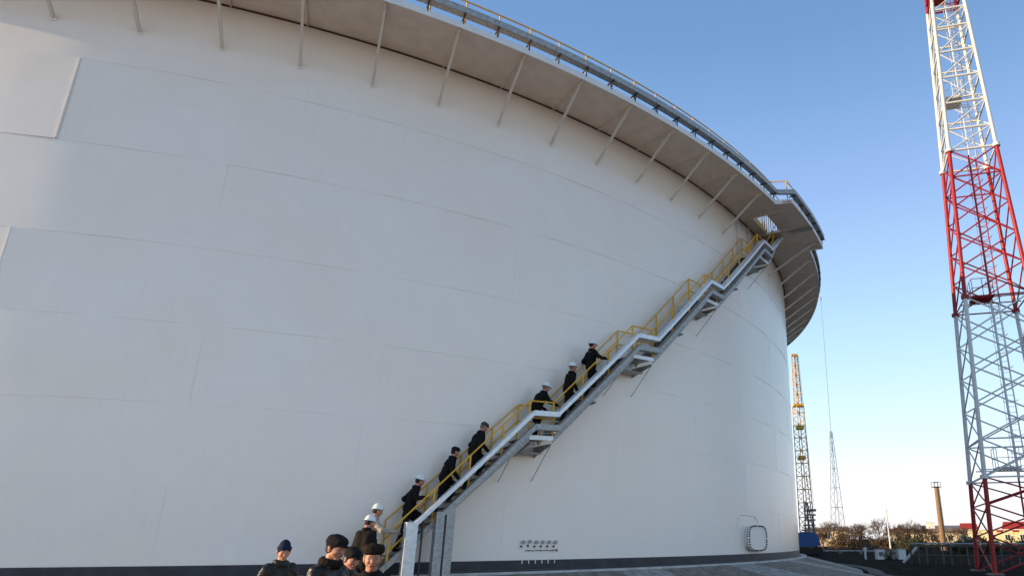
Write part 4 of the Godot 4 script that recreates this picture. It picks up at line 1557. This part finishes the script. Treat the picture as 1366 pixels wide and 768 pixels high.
	# face details
	for k in [-1, 1]:
		st = S()
		lathe(st, B * H * Transform3D(Basis(), Vector3(0.033 * k, 0.012, 0.0835)), [Vector2(0, -0.008), Vector2(0.012, -0.005), Vector2(0.015, 0), Vector2(0.012, 0.005), Vector2(0, 0.008)], 8, 1.0, 0.75)
		obj("eye", st, M.eye, K)
		st = S()
		tube(st, B * H * Vector3(0.018 * k, 0.036, 0.096), B * H * Vector3(0.05 * k, 0.036, 0.084), 0.006, 0.005, 5)
		obj("eyebrow", st, M.hair, K)
	st = S()
	tube(st, B * H * Vector3(-0.022, -0.055, 0.098), B * H * Vector3(0.022, -0.055, 0.098), 0.0055, 0.0055, 6)
	obj("mouth", st, M.lips, K)
	# hair round the back and sides
	st = S()
	add_sdf(st, sdf([[Vector3(0, 0.05, -0.03), Vector3(0, 0.0, -0.045), 0.090, 0.078], [Vector3(0.05, 0.06, 0.0), Vector3(0.06, 0.02, -0.02), 0.045, 0.035], [Vector3(-0.05, 0.06, 0.0), Vector3(-0.06, 0.02, -0.02), 0.045, 0.035]], 0.012, 0.02, 0.004, 40.0), B * H)
	obj("hair", st, s.get("hair", M.hair), K)
	# ---- coat
	st = S()
	var fat: float = s.get("fat", 0.0)
	var lenb: float = s.get("coat", 0.28)
	var hem := pel + Vector3(0, -lenb, 0.0)
	var hem_l: Vector3 = hem.lerp(kn[0] + Vector3(0, 0.44 - lenb, 0) * 0.0, 0.0) + X * 0.075
	var hem_r: Vector3 = hem - X * 0.075
	hem_l.z += clampf(kn[0].z, -0.1, 0.25) * 0.6
	hem_r.z += clampf(kn[1].z, -0.1, 0.25) * 0.6
	var cc := [[nb - up2 * 0.055 + X * 0.13, nb - up2 * 0.055 - X * 0.13, 0.078, 0.078], [chest + up2 * 0.10 + X * 0.085, pel + X * 0.075, 0.122 + fat, 0.118 + fat], [chest + up2 * 0.10 - X * 0.085, pel - X * 0.075, 0.122 + fat, 0.118 + fat],
		[chest + Vector3(0, 0, 0.03 + fat), pel + Vector3(0, 0, 0.03 + fat), 0.12, 0.12], [pel + X * 0.075, hem_l, 0.12 + fat, 0.115 + fat], [pel - X * 0.075, hem_r, 0.12 + fat, 0.115 + fat]]
	for k in 2:
		cc.append([shl[k], el[k], 0.080, 0.066])
		var cuff: Vector3 = el[k].lerp(wr[k], 0.94)
		cc.append([el[k], cuff, 0.064, 0.046])
	var collar: float = s.get("collar", 0.028)
	for q in 10:
		var a0 := TAU * q / 10
		var a1 := TAU * (q + 1) / 10
		var rr := 0.072
		cc.append([nb + up2 * 0.035 + Vector3(cos(a0) * rr, 0.012 * -sin(a0), sin(a0) * rr), nb + up2 * 0.035 + Vector3(cos(a1) * rr, 0.012 * -sin(a1), sin(a1) * rr), collar, collar])
	add_sdf(st, sdf(cc, 0.015, 0.05, 0.013, 9.0), B)
	obj("coat", st, s.coat_mat, K)
	if s.has("collar_mat"):
		st = S()
		var c2 := []
		for q in 12:
			var a0 := TAU * q / 12
			var a1 := TAU * (q + 1) / 12
			var rr := 0.083
			c2.append([nb + up2 * 0.05 + Vector3(cos(a0) * rr, 0.02 * -sin(a0), sin(a0) * rr), nb + up2 * 0.05 + Vector3(cos(a1) * rr, 0.02 * -sin(a1), sin(a1) * rr), 0.042, 0.042])
		add_sdf(st, sdf(c2, 0.012, 0.02, 0.012, 40.0), B)
		obj("collar", st, s.collar_mat, K)
	# ---- trousers and shoes
	st = S()
	var tc := [[pel + X * 0.08, pel - X * 0.08, 0.10, 0.10]]
	for k in 2:
		tc.append([hip[k], kn[k], 0.092, 0.070])
		tc.append([kn[k], an[k] + Vector3(0, -0.03, 0), 0.070, 0.060])
	add_sdf(st, sdf(tc, 0.018, 0.03, 0.010, 9.0), B)
	obj("trousers", st, s.get("trousers", M.cloth_black), K)
	for k in 2:
		st = S()
		add_sdf(st, sdf([[an[k] + Vector3(0, -0.045, -0.03), an[k] + Vector3(0, -0.055, 0.17), 0.043, 0.034], [an[k] + Vector3(0, 0.0, -0.01), an[k] + Vector3(0, -0.04, 0.05), 0.046, 0.042]], 0.014, 0.02), B)
		obj("shoe", st, M.leather, K)
	_hat(K, B * H, s.hat, s.get("hat_mat", M.helmet))

func _hat(K: Node3D, H: Transform3D, kind: String, m: Material) -> void:
	var st := S()
	if kind == "helmet":
		var X := H * Transform3D(Basis(Vector3.RIGHT, -0.06), Vector3(0, 0.055, -0.012))
		lathe(st, X, [Vector2(0.142, -0.012), Vector2(0.139, 0.0), Vector2(0.122, 0.012), Vector2(0.119, 0.045), Vector2(0.106, 0.088), Vector2(0.078, 0.120), Vector2(0.038, 0.134), Vector2(0.0, 0.137)], 24, 0.90, 1.08)
		for k in [-1, 0, 1]:
			for q in 6:
				var a := -0.9 + q * 0.3
				var b := a + 0.3
				tube(st, X * Vector3(k * 0.03, 0.137 * cos(a) - 0.006 * absf(k), 0.118 * sin(a)), X * Vector3(k * 0.03, 0.137 * cos(b) - 0.006 * absf(k), 0.118 * sin(b)), 0.007, 0.007, 5)
		hexa(st, [X * Vector3(-0.085, -0.014, 0.10), X * Vector3(0.085, -0.014, 0.10), X * Vector3(0.05, -0.026, 0.190), X * Vector3(-0.05, -0.026, 0.190), X * Vector3(-0.085, -0.004, 0.10), X * Vector3(0.085, -0.004, 0.10), X * Vector3(0.05, -0.018, 0.190), X * Vector3(-0.05, -0.018, 0.190)])
		obj("helmet", st, m, K)
	elif kind == "flat":
		add_sdf(st, sdf([[Vector3(-0.035, 0.088, -0.05), Vector3(-0.03, 0.085, 0.05), 0.062, 0.055], [Vector3(0.035, 0.088, -0.05), Vector3(0.03, 0.085, 0.05), 0.062, 0.055], [Vector3(0, 0.055, -0.025), Vector3(0, 0.055, -0.02), 0.096, 0.096]], 0.010, 0.03, 0.004, 14.0), H)
		var pk := [[Vector3(-0.045, 0.062, 0.085), Vector3(-0.028, 0.048, 0.132), 0.012, 0.009], [Vector3(0.045, 0.062, 0.085), Vector3(0.028, 0.048, 0.132), 0.012, 0.009], [Vector3(0, 0.064, 0.09), Vector3(0, 0.048, 0.138), 0.012, 0.009]]
		add_sdf(st, sdf(pk, 0.008, 0.03), H)
		obj("cap", st, m, K)
	elif kind == "beanie":
		add_sdf(st, sdf([[Vector3(0, 0.062, -0.008), Vector3(0, 0.095, -0.015), 0.101, 0.080], [Vector3(0, 0.125, -0.022), Vector3(0, 0.15, -0.026), 0.045, 0.024]], 0.010, 0.04, 0.004, 20.0), H)
		var rim := []
		for q in 12:
			var a0 := TAU * q / 12
			var a1 := TAU * (q + 1) / 12
			rim.append([Vector3(cos(a0) * 0.084, 0.062 + 0.008 * sin(a0), -0.006 + sin(a0) * 0.096), Vector3(cos(a1) * 0.084, 0.062 + 0.008 * sin(a1), -0.006 + sin(a1) * 0.096), 0.017, 0.017])
		add_sdf(st, sdf(rim, 0.009, 0.015), H)
		obj("knit_cap", st, m, K)
	elif kind == "fur":
		var rim := [[Vector3(0, 0.07, -0.012), Vector3(0, 0.088, -0.012), 0.090, 0.084]]
		for q in 14:
			var a0 := TAU * q / 14
			var a1 := TAU * (q + 1) / 14
			rim.append([Vector3(cos(a0) * 0.082, 0.092, -0.008 + sin(a0) * 0.092), Vector3(cos(a1) * 0.082, 0.092, -0.010 + sin(a1) * 0.092), 0.029, 0.029])
			rim.append([Vector3(cos(a0) * 0.080, 0.122, -0.008 + sin(a0) * 0.088), Vector3(cos(a1) * 0.080, 0.122, -0.010 + sin(a1) * 0.088), 0.026, 0.026])
		add_sdf(st, sdf(rim, 0.009, 0.02, 0.007, 60.0), H)
		obj("fur_hat", st, m, K)

func _people() -> void:
	M.skin = mat(Color(0.70, 0.47, 0.38), Color(0.78, 0.56, 0.46), 0.05, 6.0, 0.55)
	M.eye = flat(Color(0.10, 0.07, 0.06), 0.3)
	M.lips = flat(Color(0.52, 0.26, 0.23), 0.5)
	M.hair = flat(Color(0.14, 0.10, 0.08), 0.8)
	M.hair_grey = flat(Color(0.42, 0.40, 0.38), 0.8)
	M.helmet = flat(Color(0.90, 0.90, 0.88), 0.35)
	M.leather = flat(Color(0.09, 0.08, 0.08), 0.45)
	M.cloth_black = cloth(Color(0.11, 0.11, 0.125))
	var black := cloth(Color(0.09, 0.09, 0.095))
	var ink := cloth(Color(0.07, 0.07, 0.075))
	var brownish := cloth(Color(0.115, 0.10, 0.09))
	var leather_jacket := cloth(Color(0.105, 0.09, 0.07), 0.36)
	var navy := cloth(Color(0.13, 0.15, 0.25))
	var beige := cloth(Color(0.72, 0.68, 0.62))
	var fur := cloth(Color(0.16, 0.12, 0.10), 0.95)
	var darkcap := cloth(Color(0.13, 0.12, 0.12), 0.9)
	var greycap := cloth(Color(0.30, 0.28, 0.26), 0.9)
	var g := "people climbing the stair"
	# climbers: [theta of pelvis, label, overrides]; they face up the stair (towards growing theta)
	var climbers := [
		[31.80, "person in dark jacket and white helmet, lowest climber on the stair", {"lean": 0.22, "hat": "helmet", "coat_mat": black, "coat": 0.20, "head_pitch": 0.30}],
		[33.28, "person in long black coat and dark flat cap on the stair", {"lean": 0.26, "hat": "flat", "hat_mat": darkcap, "coat_mat": ink, "coat": 0.42, "head_pitch": 0.15}],
		[34.62, "person in dark jacket and grey cap on the stair", {"lean": 0.22, "hat": "flat", "hat_mat": greycap, "coat_mat": black, "coat": 0.26, "fat": 0.03, "head_pitch": 0.35, "hair": M.hair_grey}],
		[37.75, "person in black coat and white helmet stooping on the first stair landing", {"lean": 0.36, "hat": "helmet", "coat_mat": ink, "coat": 0.34, "fat": 0.02, "head_pitch": 0.25, "hair": M.hair_grey}],
		[39.65, "person in long black coat and white helmet just above the first landing", {"lean": 0.16, "hat": "helmet", "coat_mat": ink, "coat": 0.46, "head_pitch": 0.05, "hair": M.hair_grey}],
		[41.10, "person in black coat and white helmet, topmost climber on the stair", {"lean": 0.02, "hat": "helmet", "coat_mat": ink, "coat": 0.34, "head_pitch": 0.10, "head_yaw": -0.25}],
	]
	for i in climbers.size():
		var c: Array = climbers[i]
		var t: float = c[0]
		var o: Dictionary = c[2]
		var fl := F(t)
		var on_landing: bool = i == 3
		# feet on treads before and behind
		var d1 := 0.10 if on_landing else 0.21
		var tf := t + d1 / (R + 0.6) * 180.0 / PI
		var tb := t - d1 / (R + 0.6) * 180.0 / PI
		var yL := F(tf) - fl + 0.018
		var yR := F(tb) - fl + 0.018
		var sp := {"at": P(t, 0.58, fl), "yaw": deg_to_rad(t + 90.0), "feet": [Vector3(0.1, yL, d1 - 0.03), Vector3(-0.1, yR, -d1 - 0.03)],
			"pelvis": 0.94 if on_landing else 0.90, "hands": [Vector3(0.33, 1.02, 0.22), Vector3(-0.36, 1.14 + 0.02, 0.36)], "grip": [false, true], "group": g}
		if i == 1:
			sp.hands = [Vector3(0.27, 0.78, 0.30), Vector3(-0.30, 0.82, 0.32)]
		if i == 2:
			sp.hands = [Vector3(0.30, 0.95, 0.25), Vector3(-0.29, 0.88, 0.30)]
		if i == 3:
			sp.hands = [Vector3(0.32, 0.98, 0.5), Vector3(-0.34, 1.02, 0.56)]
		if i == 4:
			sp.hands = [Vector3(0.26, 0.72, 0.15), Vector3(-0.29, 0.82, 0.16)]
		for q in o:
			sp[q] = o[q]
		person(c[1], sp)
	# at the foot of the stair
	person("person in pale beige jacket and white helmet reaching for the lower end of the handrail", {"at": P(30.17, 0.90, 0.66), "yaw": deg_to_rad(120.0), "scale": 1.04, "feet": [Vector3(0.1, 0, 0.05), Vector3(-0.1, 0, -0.08)],
		"hands": [Vector3(0.3, 0.85, 0.2), Vector3(-0.30, 1.16, 0.56)], "grip": [false, true], "lean": 0.14, "hat": "helmet", "coat_mat": beige, "coat": 0.16, "head_pitch": 0.2})
	person("person seen from behind in black jacket and white helmet at the stair foot", {"at": P(29.85, 1.75, 0.42), "yaw": deg_to_rad(170.0), "feet": [Vector3(0.1, -0.01, 0.0), Vector3(-0.1, 0.0, -0.05)],
		"hands": [Vector3(0.30, 0.80, 0.15), Vector3(-0.30, 0.80, 0.15)], "lean": 0.10, "hat": "helmet", "coat_mat": brownish, "coat": 0.24, "fat": 0.02, "head_pitch": 0.25, "head_yaw": -0.5})
	# foreground group on the yard
	person("person in dark jacket and navy knitted cap looking down, standing alone before the dark band", {"at": Vector3(-5.5, 0.012, -10.2), "yaw": deg_to_rad(50.0), "feet": [Vector3(0.1, 0, 0.03), Vector3(-0.1, 0, -0.03)],
		"hands": [Vector3(0.30, 0.88, 0.28), Vector3(-0.30, 0.80, 0.10)], "lean": 0.12, "hat": "beanie", "hat_mat": navy, "coat_mat": cloth(Color(0.10, 0.095, 0.085), 0.42), "coat": 0.20, "head_pitch": 0.30, "head_yaw": -0.2, "pelvis": 0.90, "scale": 0.94})
	person("person in brown leather jacket with dark fur collar and flat cap, in profile", {"at": Vector3(-3.62, 0.012, -7.65), "yaw": deg_to_rad(70.0), "feet": [Vector3(0.1, 0, 0.03), Vector3(-0.1, 0, -0.03)],
		"hands": [Vector3(0.30, 0.88, 0.22), Vector3(-0.30, 0.80, 0.10)], "lean": 0.10, "hat": "flat", "hat_mat": darkcap, "coat_mat": leather_jacket, "collar_mat": fur, "coat": 0.20, "fat": 0.02, "head_pitch": 0.22, "head_yaw": 0.0, "pelvis": 0.93, "scale": 0.965})
	person("person in dark fur hat smiling towards the viewer", {"at": Vector3(-3.06, 0.012, -7.50), "yaw": deg_to_rad(25.0), "feet": [Vector3(0.1, 0, 0.03), Vector3(-0.1, 0, -0.03)],
		"hands": [Vector3(0.30, 0.80, 0.15), Vector3(-0.30, 0.80, 0.15)], "lean": 0.12, "hat": "fur", "hat_mat": fur, "coat_mat": black, "coat": 0.24, "head_pitch": 0.12, "head_yaw": -0.05, "pelvis": 0.86, "scale": 0.945, "hair": M.hair_grey})
	person("person in dark cap half hidden behind the leather jacket", {"at": Vector3(-3.95, 0.012, -8.75), "yaw": deg_to_rad(75.0), "feet": [Vector3(0.1, 0, 0.03), Vector3(-0.1, 0, -0.03)],
		"hands": [Vector3(0.30, 0.80, 0.15), Vector3(-0.30, 0.80, 0.15)], "lean": 0.16, "hat": "flat", "hat_mat": darkcap, "coat_mat": cloth(Color(0.20, 0.18, 0.15), 0.45), "coat": 0.2, "head_pitch": 0.3, "pelvis": 0.84, "scale": 0.94, "head_yaw": -0.3})
